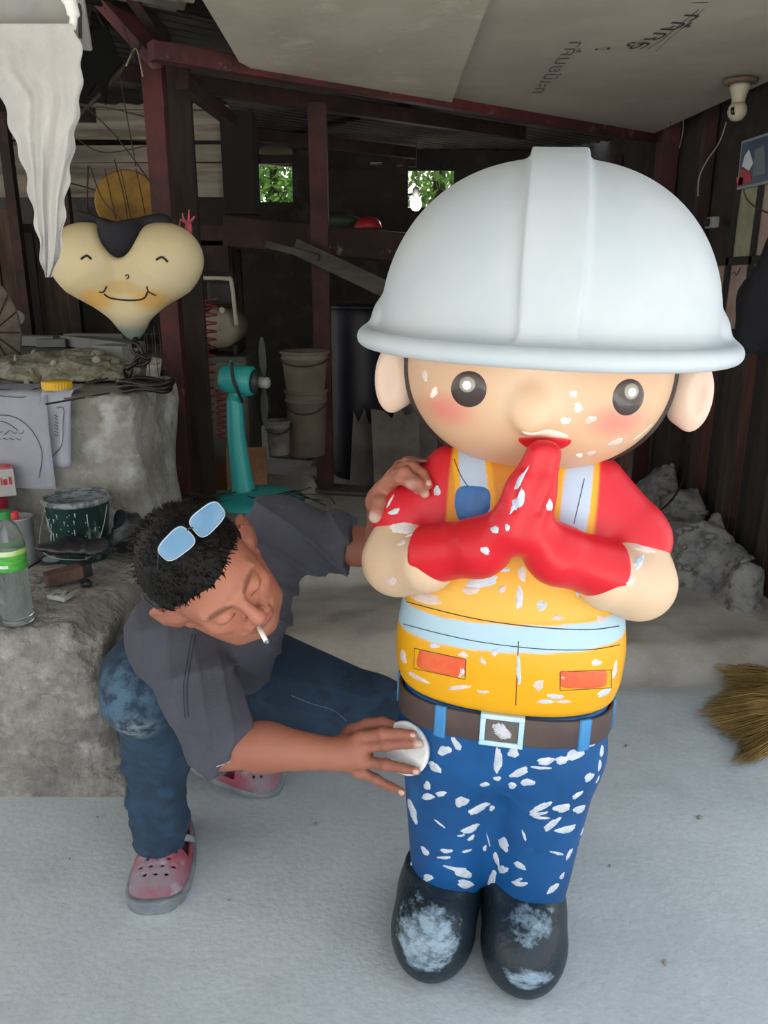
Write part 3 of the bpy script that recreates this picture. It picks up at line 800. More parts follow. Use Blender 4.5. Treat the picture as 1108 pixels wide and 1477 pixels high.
# ---- arms
def armcol(V):
    c = np.tile(np.array(lin('#cfb193')), (len(V), 1)); return c
def forearm(sg):
    s = Sculpt((min(sg*.06, sg*.30), -.2, .70), (max(sg*.06, sg*.30), .08, .92), .0033)
    s.cone((sg*.186, -.014, .865), (sg*.202, -.050, .797), .054, .056, .01)
    s.cone((sg*.202, -.050, .797), (sg*.145, -.115, .822), .0575, .050, .03)
    return s.mesh('forearm', armcol)
FA = [link('forearm', forearm(sg), paint, ST, True) for sg in (-1, 1)]
tag(FA[0], 'peach bare forearm with whitish filler near the sleeve'); tag(FA[1], 'peach bare forearm with glossy white dabs')
redm = MAT('glove_red', '#cb1826', .38, col2='#c01522', scale=7, bump=.1, bscale=20, spec=.4)
def glove():
    s = Sculpt((-.20, -.30, .74), (.20, -.02, 1.09), .0033)
    for sg in (-1, 1):
        s.cone((sg*.142, -.115, .838), (sg*.052, -.165, .876), .051, .041, .0)
        a = np.array([sg*.150, -.115, .825]); d = np.array([sg*.86, .45, -.22])
        s.cone((sg*.056, -.165, .876), (sg*.020, -.185, .915), .042, .032, .03, sq=((1, 0, 0), .75))
        s.cone((sg*.020, -.185, .915), (.010 + sg*.013, -.192, .975), .032, .025, .02, sq=((1, 0, 0), .85))
        s.cone((.010 + sg*.013, -.192, .975), (.024 + sg*.010, -.198, 1.035), .025, .018, .02, sq=((1, 0, 0), .85))
        s.cone((sg*.013, -.208, .92), (.014 + sg*.014, -.213, 1.0), .013, .009, .010)         # raised thumb
    # cuff end plane at each side
    for sg in (-1, 1):
        n = np.array([sg*.86, .45, -.2]); n /= np.linalg.norm(n); p0 = np.array([sg*.146, -.108, .823])
        s.put((sg*.15 - .09, -.2, .7), (sg*.15 + .09, 0, .93), lambda x, y, z: (x-p0[0])*n[0] + (y-p0[1])*n[1] + (z-p0[2])*n[2], .006, 'i', pad=0)
    # groove between the palms, and between the fingers
    s.cone((.006, -.252, .900), (.030, -.232, 1.035), .020, .015, .014, 's')
    for x_ in (-.020, .040): s.cone((x_*.6, -.222, .955), (x_ + .006, -.216, 1.03), .0035, .003, .008, 's')
    return s.mesh('gloves')
GLO = link('gloves', glove(), redm, ST, True); tag(GLO, 'long red gloves joined palm to palm under the mouth')

# ---- painted details on the surfaces
bpy.context.view_layer.update()
B_head = bvh_of([HEAD]); B_tor = bvh_of([TOR]); B_tro = bvh_of([TRO]); B_all = bvh_of([HEAD, TOR, TRO, BELT, GLO] + FA)
B_glo = bvh_of([GLO]); B_fa = bvh_of(FA); B_boot = bvh_of(BOOTS)
B_hat = bvh_of([HEL])
eyeb = MAT('eye_black', '#3c302b', .35, coat=.3); eyeh = MAT('eye_shine', '#f1ece4', .4); eyeg = MAT('eye_grey', '#9d958c', .4)
eyed = MAT('eye_pupil', '#231b18', .35)
for (px, py, a, b, an, hx, hy) in ((675, 562, 57, 58, 0, 675, 555), (908, 574, 50, 60, 20, 910, 565)):
    e = patch('painted_eye', B_head, px, py, a, b, an, eyeb, HEAD, h=.0022, rag=0, rings=6, seg=40)
    patch('iris', B_head, px, py - 1, a * .78, b * .78, an, eyed, e, h=.0030, rag=0, rings=4, seg=32) if False else None
    patch('eye_ring', B_head, hx, hy, a * .52, b * .50, an, eyeg, HEAD, h=.0036, rag=0, seg=28)
    patch('eye_shine', B_head, hx, hy, a * .34, b * .34, an, eyeh, HEAD, h=.0046, rag=.02, seg=24)
mouthm = MAT('mouth_red', '#cf1f2a', .4)
def moon(t): return (math.cos(t), math.sin(t) if math.sin(t) < 0 else .35 * math.sin(t))
patch('mouth', B_head, 786, 636, 86, 34, 2, mouthm, HEAD, h=.002, rag=.0, seg=32, shape=moon)
patch('upper_lip', B_head, 785, 624, 74, 10, 2, MAT('lip_white', '#e8cdbd', .5), HEAD, h=.003, rag=.05)
blueb = MAT('badge_blue', '#3c6ea8', .5, col2='#34649c', scale=20)
def shield(t):
    X, Y = math.cos(t), math.sin(t)
    return (X * (1 if Y > 0 else 1 - .15 * -Y), Y * 1.0 if Y < .55 else .55)
patch('chest_pocket', B_tor, 680, 728, 58, 60, 4, blueb, TOR, h=.003, rag=0, seg=40, sq=.6, shape=lambda t: (lambda X, Y: (math.copysign(abs(X)**.6, X) * (1 if Y > -.2 else .92), (math.copysign(abs(Y)**.45, Y) if Y > 0 else Y)))(math.cos(t), math.sin(t)))
porange = MAT('pocket_orange', '#d9542a', .5, col2='#e0683c', scale=14)
patch('vest_pocket', B_tor, 634, 958, 80, 30, 12, porange, TOR, h=.0026, rag=0, seg=44, sq=.28, rings=6)
patch('vest_pocket', B_tor, 845, 981, 78, 27, -1, porange, TOR, h=.0026, rag=0, seg=44, sq=.28, rings=6)
stroke('front_seam', B_tor, [(748, 925), (746, 975), (744, 1017)], 1.6, line_brown, TOR)
stroke('band_line', B_tor, [(587, 868), (640, 882), (700, 895), (780, 905), (850, 908), (893, 903)], 1.4, line_dark, TOR)
stroke('band_line', B_tor, [(582, 900), (640, 915), (700, 927), (780, 936), (850, 937), (894, 930)], 1.2, line_dark, TOR)
stroke('strap_line', B_tor, [(655, 662), (667, 690), (684, 712)], 1.2, line_dark, TOR)
stroke('strap_line', B_tor, [(843, 690), (835, 725), (828, 755)], 1.2, line_dark, TOR)
stroke('pocket_line', B_tor, [(598, 935), (672, 951), (671, 980), (597, 964), (598, 935)], 1.2, line_brown, TOR, n=6, sharp=True)
stroke('pocket_line', B_tor, [(808, 969), (882, 966), (882, 992), (808, 996), (808, 969)], 1.2, line_brown, TOR, n=6, sharp=True)

# filler dabs : (zoomed x, y, length, width, tilt)
def dabs(lst, ox, oy, sc, B, par, mats, h=.0014):
    for i, (zx, zy, a, b, an) in enumerate(lst):
        patch('filler_dab', B, ox + zx / sc, oy + zy / sc, a / sc, b / sc, an, mats[i % len(mats)], par, h=h, rag=.16, rings=3, seg=16)
TR = [(218,245,45,28,50),(345,330,78,32,55),(295,358,72,45,-15),(520,400,130,42,-86),(517,475,42,22,0),(585,368,55,48,0),(815,308,75,22,8),(910,328,50,35,-20),(845,375,100,50,-15),(790,398,70,40,-10),(722,402,90,38,-8),(700,430,110,14,3),(610,450,100,40,-25),(645,492,75,35,0),(580,505,40,35,0),(465,500,50,20,-5),(258,432,66,38,32),(240,412,36,22,20),(222,505,45,34,80),(225,552,64,34,0),(280,540,54,28,-8),(368,573,72,50,-10),(440,600,120,32,-32),(495,600,32,24,-50),(158,610,140,30,72),(905,470,56,36,-40),(855,545,65,22,-35),(865,605,65,36,-25),(700,598,130,32,-25),(790,600,90,42,-10),(690,625,100,18,-8),(748,668,105,34,-38),(808,690,112,34,-14),(700,640,90,14,5),(405,688,100,34,-25),(408,725,45,18,-40),(365,715,40,10,-10),(545,752,78,42,70),(212,780,60,26,50),(303,780,66,20,3),(293,808,75,13,0),(390,780,55,12,-15),(465,768,32,18,-75),(515,815,80,24,70),(540,858,54,38,10),(612,842,68,30,32),(340,855,130,18,8),(375,875,100,46,15),(385,920,84,44,8),(225,893,50,36,0),(158,845,60,34,50),(495,905,100,36,-80),(512,950,56,30,20),(610,918,85,26,5),(605,902,50,14,-20),(752,938,80,26,-42),(790,885,40,16,-58),(630,715,60,12,70),(770,790,75,13,12),(275,665,70,8,38),(480,735,70,8,75)]
TR += [(135,650,90,16,80),(140,720,60,14,78),(968,285,50,14,-86),(957,360,60,16,-84),(948,420,60,14,-82),(938,480,46,16,-80),(915,580,36,12,-75),(872,700,46,14,-68),(820,792,66,16,-62)]
dabs(TR, 540, 960, 2.916, B_tro, TRO, [putty])
TT = [(235,560,130,46,14),(430,505,130,50,-14),(390,535,70,30,0),(500,465,50,20,0),(495,530,40,26,-40),(552,560,95,30,-86),(562,480,60,34,86),(627,585,40,40,0),(680,625,46,20,0),(755,543,42,22,-24),(825,630,32,30,0),(268,720,40,20,4),(365,748,42,24,16),(472,740,38,24,-32),(430,770,34,20,50),(550,800,130,18,88),(617,850,44,38,-62),(810,775,42,24,0),(350,858,90,20,-6),(672,888,70,20,4),(165,755,56,24,78),(835,875,60,24,-28),(870,800,76,16,-78),(358,805,48,26,-75),(212,825,100,18,28),(640,905,70,16,0),(430,872,50,14,5),(698,824,16,16,0),(700,905,60,12,0)]
dabs(TT, 510, 620, 2.308, B_tor, TOR, [putty_pink, putty])
dabs([(278,203,40,28,85),(135,272,48,22,-22),(122,238,60,8,-62)], 510, 620, 2.308, B_tor, TOR, [putty])
dabs([(470,332,34,30,10),(512,325,30,20,85),(438,402,40,28,30),(555,165,95,18,-66),(552,232,84,42,-68),(535,255,70,16,-60),(654,252,46,28,86)], 510, 620, 2.308, B_glo, GLO, [putty])
dabs([(165,325,110,56,8),(190,350,60,40,35)], 510, 620, 2.308, B_fa, FA[0], [MAT('putty_grey', '#dedad6', .7, bump=.3, bscale=150)])
dabs([(160,375,44,20,-28),(125,505,40,34,-40)], 510, 620, 2.308, B_fa, FA[0], [putty_pink])
dabs([(920,500,48,44,0),(950,440,34,60,20),(965,395,110,24,14)], 510, 620, 2.308, B_fa, FA[1], [putty_pink, putty])
FACE = [(617,735,34,26,80),(650,768,42,22,-25),(605,698,26,24,0),(718,827,52,18,-22),(583,770,34,22,0),(650,857,34,14,-20),(620,862,22,12,0),(208,650,40,18,80),(232,695,38,20,-70),(790,800,90,8,-42)]
dabs(FACE, 500, 190, 1.847, B_head, HEAD, [MAT('face_filler', '#f5e4d6', .6), putty_pink], h=.001)
# ================================================================== THINGS
def mk(name, label, cat, loc, group=None, rot=(0, 0, 0)): return empty(name, loc, rot, label, cat, group)
def T_(v): return Matrix.Translation(Vector(v))
TOPL = .445     # ledge top
TOPU = .93      # pillar top
# ---- water bottle on the ledge
pb_ = on_z(27, 897, TOPL)
plast = MAT('clear_plastic', '#e4ebea', .08, trans=.92, ior=1.25, spec=.5); water = MAT('water', '#dfe6e6', .02, trans=.95, ior=1.33)
BT = mk('water_bottle', 'clear ribbed plastic water bottle with green cap and green label', 'bottle', pb_)
bp = [(.030, 0), (.037, .004), (.0385, .012)] + [q_ for i in range(7) for q_ in ((.0385, .016 + i*.0175), (.0365, .0245 + i*.0175))] + [(.0385, .142), (.0385, .205), (.037, .214), (.034, .228), (.030, .243), (.023, .258), (.015, .268), (.0135, .280)]
one('bottle_body', lambda bm: lathe(bm, bp, 40), plast, BT, True)
one('bottle_label', lambda bm: lathe(bm, [(.0392, .146), (.0394, .147), (.0394, .199), (.0392, .200)], 40, cap=False), MAT('label_green', '#3f9e3c', .5, col2='#5fb648', scale=30, stretch=(1, 1, 3)), BT, True)
one('label_print', lambda bm: [bx(bm, (.0395*math.cos(a), .0395*math.sin(a), .160), (.0012, .0036, .008), Euler((0, 0, a))) for a in (-1.75, -1.64, -1.53, -1.42, -1.31)] and bm, MAT('label_white', '#dfe9dc', .6), BT)
one('label_wave', lambda bm: lathe(bm, [(.0397, .186), (.0398, .188), (.0398, .196), (.0397, .198)], 40, cap=False), MAT('label_lime', '#b5d36a', .5, col2='#e4ead2', scale=24), BT, True)
def ribcap(r_, h_, n=48):
    def f(bm):
        R = []
        for z in (0, h_ * .85, h_):
            R.append([bm.verts.new(((r_ - (.001 if z == h_ else 0)) * (1 + (.03 if i % 2 else 0)) * math.cos(2*math.pi*i/n), (r_ - (.001 if z == h_ else 0)) * (1 + (.03 if i % 2 else 0)) * math.sin(2*math.pi*i/n), z)) for i in range(n)])
        for A, B in zip(R, R[1:]):
            for i in range(n): bm.faces.new((A[i], A[(i+1) % n], B[(i+1) % n], B[i]))
        bm.faces.new(R[0][::-1]); bm.faces.new(R[-1])
    return f
c_ = one('bottle_cap', ribcap(.0155, .020), MAT('cap_green', '#1f7a39', .5), BT); c_.location = (0, 0, .272)
w_ = one('water', lambda bm: lathe(bm, [(.029, .003), (.0355, .008)] + [(.0352, .012 + i*.02) for i in range(9)] + [(.0352, .19)], 32), water, BT, True)
# ---- thinner can behind the bottle
p = on_z(33, 812, TOPL); CN = mk('solvent_can', 'pale grey metal can with a red screw cap, behind the bottle', 'can', p)
cr = .043; ch = .148
one('can_body', lambda bm: lathe(bm, [(cr, 0), (cr+.001, .002), (cr+.001, .005), (cr, .007), (cr, ch-.006), (cr+.001, ch-.005), (cr+.0015, ch-.001), (cr-.002, ch), (cr-.004, ch-.004)], 40), MAT('can_grey', '#a5a8ac', .45, metal=.4, col2='#8e9092', scale=10), CN, True)
o = one('screw_cap', ribcap(.0135, .020, 32), MAT('cap_red', '#d4383c', .5), CN); o.location = (-.004, -.008, ch - .004)
# ---- carton and red tin at the very left
p = on_z(4, 800, TOPL); RT = mk('red_tin', 'red round tin cut by the left edge, under the printed carton', 'tin', (p.x - .03, p.y + .03, TOPL))
one('tin_body', lambda bm: lathe(bm, [(.05, 0), (.0515, .003), (.05, .006), (.05, .172), (.0515, .176), (.049, .178)], 36), MAT('tin_red', '#a8293a', .45, metal=.2, col2='#d8c9cc', scale=9, lo=.6, hi=.7), RT, True)
CB = mk('carton', 'white printed carton with red lettering blocks at the left edge', 'box', (RT.location.x + .0, RT.location.y + .01, TOPL + .18), rot=(0, 0, math.radians(28)))
one('carton_body', lambda bm: bx(bm, (0, 0, .045), (.14, .085, .085), bev=.001), MAT('carton_white', '#a8a6a3', .8), CB)
one('carton_flap', lambda bm: bx(bm, (.0, .0, .0905), (.132, .060, .006), Euler((0, .05, 0)), bev=.001), MAT('carton_redlid', '#c43b4a', .6, col2='#d98a92', scale=20), CB)
def lettering(bm):
    for i, (x, w, h) in enumerate(((.02, .010, .022), (.033, .004, .022), (.043, .012, .018), (.058, .008, .024))): bx(bm, (x, -.0432, .048 + .003*(i % 2)), (w, .001, h))
    for i in range(7): bx(bm, (-.06 + i*.01, -.0432, .048), (.006, .001, .018))
one('lettering', lettering, MAT('print_red', '#a03038', .7), CB)
# ---- green paint pail
p = on_z(118, 804, TOPL); PL = mk('paint_pail', 'dark green paint-splashed pail with a thin wire handle', 'pail', (p.x, p.y + .01, TOPL)); PL.scale = (1, 1, 1.13)
pr = .092
green = MAT('pail_green', '#23463f', .45, col2='#1b332f', scale=8, col3='#8fa39a', scale3=20, lo3=.60, hi3=.72, stretch=(1, 1, .35), bump=.3)
one('pail_body', lambda bm: lathe(bm, [(pr*.86, 0), (pr*.87, .003), (pr, .158), (pr+.004, .160), (pr+.005, .168), (pr+.001, .171), (pr-.004, .168), (pr-.006, .12), (.001, .118)], 48, cap=False), green, PL, True)
one('rim_crust', lambda bm: lathe(bm, [(pr+.004, .158), (pr+.0085, .161), (pr+.009, .167), (pr+.004, .1735), (pr-.003, .1735), (pr-.004, .166)], 64), MAT('crust', '#8f959a', .7, col2='#4c5654', scale=45, bump=1, bscale=120), PL, True)
one('paint_left', lambda bm: lathe(bm, [(.001, .121), (pr-.007, .124), (pr-.006, .119)], 40), MAT('paint_dark', '#40444c', .3, col2='#6f757d', scale=16), PL, True)
hz = [Vector((-(pr+.004), .0, .150)), Vector((-(pr+.014), -.05, .06)), Vector((-(pr-.02), -.085, .030)), Vector((0, -.105, .024)), Vector((pr-.03, -.095, .030)), Vector((pr-.002, -.06, .09)), Vector((pr+.003, -.01, .150))]
one('wire_handle', lambda bm: tube(bm, bez(hz, 8), .0016, 6), MAT('wire_pale', '#9aa09e', .5, metal=.4), PL, True)
rn_ = random.Random(9)
def drips(bm):
    for i in range(60):
        a = rn_.uniform(-2.7, -.4); z = rn_.uniform(.03, .15); rr = pr*.87 + (pr*.13)*z/.158 + .0004; L = rn_.choice((.003, .004, .012, .03))
        tube(bm, [Vector((rr*math.cos(a), rr*math.sin(a), z)), Vector(((rr-.0005*0)*math.cos(a), rr*math.sin(a), z - L))], [.0016, .0009], 5)
o = one('paint_drips', drips, MAT('drip_white', '#b3bdb9', .6), PL, True); o['kind'] = 'stuff'
# ---- black bags
bagm = MAT('bag_black', '#17181b', .32, col2='#24262b', scale=20, bump=.8, bscale=50, spec=.6)
def bag(name, lab, parts, seed, group=None):
    P = [(V3(c), r_) for c, r_ in parts]; lo = np.min([c - r_ for c, r_ in P], 0) - .03; hi = np.max([c + r_ for c, r_ in P], 0) + .03
    s = Sculpt(lo, hi, .004)
    for c, r_ in P: s.ell(c, (r_, r_*.8, r_*(.85 if name == 'black_bag' else .42)), .02)
    N = Noise(10, seed); s.disp(lambda x, y, z: -.008 * (1 - np.abs(np.sin(N(x, y, z, 26) * 7))) ** 2 + .004*N(x, y, z, 90))
    s.put(lo, hi, lambda x, y, z: (TOPL - .004) - z + 0*x + 0*y, .004, 'i', pad=0)
    b0 = P[0][0].copy(); b0[2] = TOPL; E_ = link(name, s.mesh('bag', None, Matrix.Translation(-Vector(b0))), bagm, None, True); E_.location = b0; tag(E_, lab, 'bag'); return E_
V3 = lambda v: np.array(v, float)
a = at(184, 776, 2.30); b = at(182, 752, 2.33); c = at(202, 778, 2.30)
bag('black_bag', 'crumpled black plastic bag right of the green pail', [(a, .048), (b, .036), (c, .036), (at(170, 780, 2.31), .036), (at(192, 762, 2.31), .040)], 71)
bag('black_rag', 'flat black rag lying in front of the green pail', [(at(x, y, Y), r_) for x, y, Y, r_ in ((66, 790, 2.16, .030), (88, 792, 2.16, .034), (112, 793, 2.17, .036), (134, 791, 2.18, .034), (152, 789, 2.20, .028), (100, 786, 2.19, .034), (125, 786, 2.2, .034))], 72)
# ---- tools on the ledge
p = on_z(100, 838, TOPL); SBK = mk('sanding_block', 'worn brown sanding block with a black end lying on the ledge', 'block', (p.x, p.y, TOPL + .004), rot=(0, math.radians(-4), math.radians(38)))
one('block_body', lambda bm: bx(bm, (-.012, 0, .018), (.10, .045, .036), bev=.004), MAT('block_brown', '#4f3a31', .8, col2='#6a5347', scale=12, bump=.5), SBK)
one('block_end', lambda bm: bx(bm, (.050, 0, .018), (.026, .047, .038), bev=.004), MAT('block_black', '#232324', .8), SBK)
p = on_z(88, 864, TOPL); CP = mk('cigarette_pack', 'small crushed pale cigarette packet on the ledge edge', 'packet', (p.x, p.y, TOPL + .003), rot=(0, 0, math.radians(-20)))
one('packet', lambda bm: bx(bm, (0, 0, .007), (.058, .040, .012), Euler((.06, .03, 0)), bev=.002), MAT('packet_pale', '#8d9188', .6, col2='#b9bdb5', scale=26), CP)
one('packet_band', lambda bm: bx(bm, (.004, -.001, .0140), (.030, .036, .001), Euler((.06, .03, 0))), MAT('packet_print', '#3d4640', .6, col2='#c8c9c2', scale=60), CP)
p = on_z(112, 848, TOPL); one_ = tag(one('black_lump', lambda bm: (bmesh.ops.create_icosphere(bm, subdivisions=2, radius=.016), [setattr(v, 'co', Vector((v.co.x*1.2, v.co.y, v.co.z*.6 + .008)) + Vector((0, 0, .003*math.sin(v.co.x*400)))) for v in bm.verts]), bagm, None, True), 'small black lump beside the sanding block', 'scrap'); one_.location = (p.x+.02, p.y+.01, TOPL + .002)
p = on_z(78, 812, TOPL); TG = mk('goggle_frame', 'thin black bent frame with clear lens beside the bottle', 'goggles', (p.x, p.y, TOPL + .004), rot=(0, 0, .4))
one('goggle_rim', lambda bm: tube(bm, [Vector((.035*math.cos(t), .018*math.sin(t), .010 + .008*math.sin(t))) for t in [2*math.pi*i/24 for i in range(24)]], .0028, 6, True), bagm, TG, True)
one('goggle_arm', lambda bm: tube(bm, [Vector((-.035, 0, .010)), Vector((-.06, -.02, .004)), Vector((-.075, -.045, .003))], .0025, 6), bagm, TG, True)
one('goggle_lens', lambda bm: prism(bm, [(.033*math.cos(2*math.pi*i/20), .016*math.sin(2*math.pi*i/20)) for i in range(20)], .0012, T_((0, 0, .010)) @ Euler((.42, 0, 0)).to_matrix().to_4x4()), MAT('haze_lens', '#8b9599', .25, spec=.6), TG)

# ---- printed sheets over the pillar edge
pap = MAT('paper_white', '#c9cdd8', .85, col2='#bcc0cb', scale=6); inkn = MAT('print_navy', '#3c3f55', .8)
def drape(name, lab, x0, x1, ytop, L, z0, seedx, skew=0):
    """sheet lying on the pillar top then falling over its front edge"""
    def P(u, v):   # u across, v along (0 back .. 1 bottom)
        s = v * (ytop + L); yf = 2.455; x = x0 + (x1 - x0) * u + skew * max(0, s - ytop)
        if s < ytop: y = yf + .0 + (ytop - s); z = z0 + .006 + .002*math.sin(u*9 + seedx)
        else:
            t = s - ytop; y = yf - .012*math.sin(min(1, t/.05)*math.pi/2) - .012*math.sin(u*7 + seedx)*min(1, t/.1) - .01; z = z0 + .004 - t
        return Vector((x, y, z))
    return P
def sheet(name, lab, P, nu=16, nv=28, group=None):
    o0_ = P(.5, .3)
    def f(bm):
        G_ = [[bm.verts.new(P(i/nu, j/nv) - o0_) for j in range(nv+1)] for i in range(nu+1)]
        for i in range(nu):
            for j in range(nv): bm.faces.new((G_[i][j], G_[i+1][j], G_[i+1][j+1], G_[i][j+1]))
        bmesh.ops.solidify(bm, geom=bm.faces, thickness=.0012)
    o = one(name, f, pap, None, True); o.location = o0_; tag(o, lab, 'printed sheet'); return o, o0_
def print_on(P, o0_, par, lines, r_=.0013, nm='printed_line'):
    for L in lines:
        pts = [P(u, v) - o0_ + Vector((0, -.0022, .0008)) for u, v in L]; one(nm, lambda bm: tube(bm, bez(pts, 5), r_, 4), inkn, par)
Pa = drape('a', '', -1.52, -1.03, .16, .30, TOPU + .004, 1.0); sa, oa = sheet('printed_sheet', 'large white printed sheet with navy arched outlines hanging over the block', Pa)
print_on(Pa, oa, sa, [[(.5, .30), (.62, .36), (.85, .38), (.88, .30), (.9, .20)], [(.55, .52), (.75, .50), (.88, .58), (.94, .74), (.90, .92)], [(.55, .56), (.70, .54), (.80, .60)]])
print_on(Pa, oa, sa, [[(.60 + .05*i, .60 + .015*(i % 3)), (.62 + .05*i, .62), (.64 + .05*i, .60 + .01*(i % 2))] for i in range(5)] + [[(.60 + .045*i, .655), (.63 + .045*i, .665)] for i in range(5)] + [[(.60, .27 + .02*i), (.74, .275 + .02*i)] for i in range(3)], .0009, 'small_print')
Pb = drape('b', '', -1.05, -.955, .10, .235, TOPU + .008, 2.2, skew=-.10); sb, ob = sheet('printed_sheet', 'narrow white printed sheet with one navy curve, over the block edge', Pb, 8)
print_on(Pb, ob, sb, [[(.55, .45), (.80, .45), (.80, .60), (.75, .78), (.30, .92)]]); print_on(Pb, ob, sb, [[(.45, .52 + .03*i), (.60, .53 + .03*i)] for i in range(7)], .0012, 'small_print')
# ---- yellow ribbed lid, thin sticks
p = on_z(83, 562, TOPU + .01); YC = mk('yellow_lid', 'bright yellow ribbed plastic lid on the block beside the rubble', 'lid', (p.x, p.y, TOPU + .012))
one('lid', ribcap(.044, .024, 60), MAT('lid_yellow', '#d8ab18', .5, col2='#c2950f', scale=10), YC)
one('lid_top', lambda bm: lathe(bm, [(.040, .0235), (.039, .0255), (.001, .0252)], 40), MAT('lid_yellow2', '#caa01a', .5), YC, True)
stm = MAT('stick_grey', '#6a6258', .9, col2='#4b443c', scale=20); stb = MAT('stick_dark', '#2a2522', .8)
for i, (a, b, m_, lab) in enumerate((((66, 583), (158, 567), stb, 'thin black rod lying along the block edge'), ((120, 556), (172, 540), stm, 'grey stick at the rubble foot, nearest'), ((126, 552), (176, 534), stm, 'grey stick at the rubble foot, farther'), ((92, 575), (140, 572), stm, 'flat pale stick beside the yellow lid'))):
    A, B_ = on_z(*a, TOPU + .01), on_z(*b, TOPU + .012); tag(one('stick', lambda bm: box_between(bm, Vector((0, 0, 0)), B_ - A, .006, .005, .001), m_), lab, 'stick').location = A
# ---- rubble heap on the pillar
def heap():
    lo, hi = (-2.1, 2.55, TOPU - .02), (-.90, 3.9, 1.3); s = Sculpt(lo, hi, .0095)
    for i, (px, py, Y, r_) in enumerate(((60, 535, 3.0, .20), (105, 515, 3.1, .20), (140, 528, 2.95, .16), (30, 545, 3.0, .16), (150, 545, 2.85, .09), (80, 550, 2.85, .12))):
        a = at(px, py, Y); s.ell((a.x, Y, TOPU - .02), (r_*1.3, r_, max(.05, a.z - TOPU + .03)), .06)
    s.disp(lambda x, y, z: .030 * rocky(np.stack([x, y, z], 1), 22, 1, 91, 4))
    s.put(lo, hi, lambda x, y, z: TOPU - z + 0*x + 0*y, 0, 'i', pad=0); return s.mesh('heap', None, T_((1.5, -3.0, -TOPU)))
rub = MAT('rubble', '#8b8776', .95, col2='#a8a594', scale=18, bump=1.5, bscale=80, col3='#6c6754', scale3=40)
HP = tag(link('rubble_heap', heap(), rub, None, True), 'yellowish heap of plaster scraps on top of the block', 'rubble', kind='stuff'); HP.location = (-1.5, 3.0, TOPU)
SHELF = tag(one('back_shelf', lambda bm: bx(bm, (0, 0, -.02), (1.28, 1.38, .04), bev=.004), MAT('shelf_grey', '#6f6b62', .9, bump=.5), None), 'grey slab shelf behind the tall block carrying the rubble', 'shelf'); SHELF.location = (-1.60, 3.70, TOPU - .002)
SHL = one('shelf_leg', lambda bm: bx(bm, (0, 0, -(TOPU-.02)/2 - .02), (1.2, .08, TOPU - .04)), walld, SHELF)
rn_ = random.Random(21); chunkm = [MAT('chunk_a', '#8c8877', .95, bump=1, bscale=90), MAT('chunk_b', '#767158', .95, bump=1, bscale=90), MAT('chunk_c', '#a09d90', .95, bump=1, bscale=90)]
def rock(sd, r_):
    bm = bmesh.new(); bmesh.ops.create_icosphere(bm, subdivisions=2, radius=r_); q_ = random.Random(sd); k = Vector((q_.uniform(.6, 1.3), q_.uniform(.6, 1.2), q_.uniform(.4, .8)))
    N = Noise(6, sd)
    for v in bm.verts:
        f = 1 + .35 * float(N(v.co.x/r_, v.co.y/r_, v.co.z/r_, 1.6)); v.co = Vector((v.co.x*k.x, v.co.y*k.y, v.co.z*k.z)) * f
    return tomesh(bm, 'rock')
BH = bvh_of([HP, UPB])
places = ['upper left', 'crest', 'foot', 'middle', 'right end']
for i in range(26):
    px, py = rn_.uniform(22, 172), rn_.uniform(500, 556); h_ = shoot(BH, px, py)
    if not h_: continue
    o = link('plaster_chunk', rock(i, rn_.uniform(.008, .019)), chunkm[i % 3]); o.location = h_[0] + h_[1]*.004; o.rotation_euler = (rn_.random()*6, rn_.random()*6, 0)
    tag(o, 'small broken plaster chunk on the yellowish rubble heap', 'rubble', 'plaster chunks on the rubble heap')
# foam blocks behind the heap
foam = MAT('foam_block', '#9a9b96', .9, col2='#868782', scale=5)
for a, b, hh, lab in (((88, 486), (128, 490), .050, 'small pale foam block at the left behind the heap'), ((145, 488), (188, 498), .060, 'pale foam block lying nearest the chain'), ((58, 500), (100, 500), .040, 'long pale foam strip at the far left of the heap'), ((100, 498), (196, 510), .052, 'longest pale foam strip across the heap'), ((148, 528), (190, 530), .085, 'tilted pale slab behind the chain')):
    A, B_ = on_z(*a, TOPU + .002), on_z(*b, TOPU + .002); A.y = min(A.y, 4.25); B_.y = min(B_.y, 4.2); A.z = B_.z = TOPU + .003 + hh/2
    tag(one('foam_piece', lambda bm: box_between(bm, Vector((0, 0, 0)), B_ - A, .10, hh, .003), foam), lab, 'foam').location = A
rn_ = random.Random(8)
for i, (px, py) in enumerate(((70, 1088), (905, 1077), (140, 1180), (455, 1190), (880, 1250), (100, 1240), (1010, 1180), (330, 1300), (960, 1390))):
    c_ = on_z(px, py, .0); k = link('plaster_crumb', rock(300 + i, rn_.uniform(.003, .007)), chunkm[2]); k.location = (c_.x, c_.y, .003); tag(k, 'tiny pale plaster crumb lying on the smooth floor', 'crumb', 'plaster crumbs on the floor')
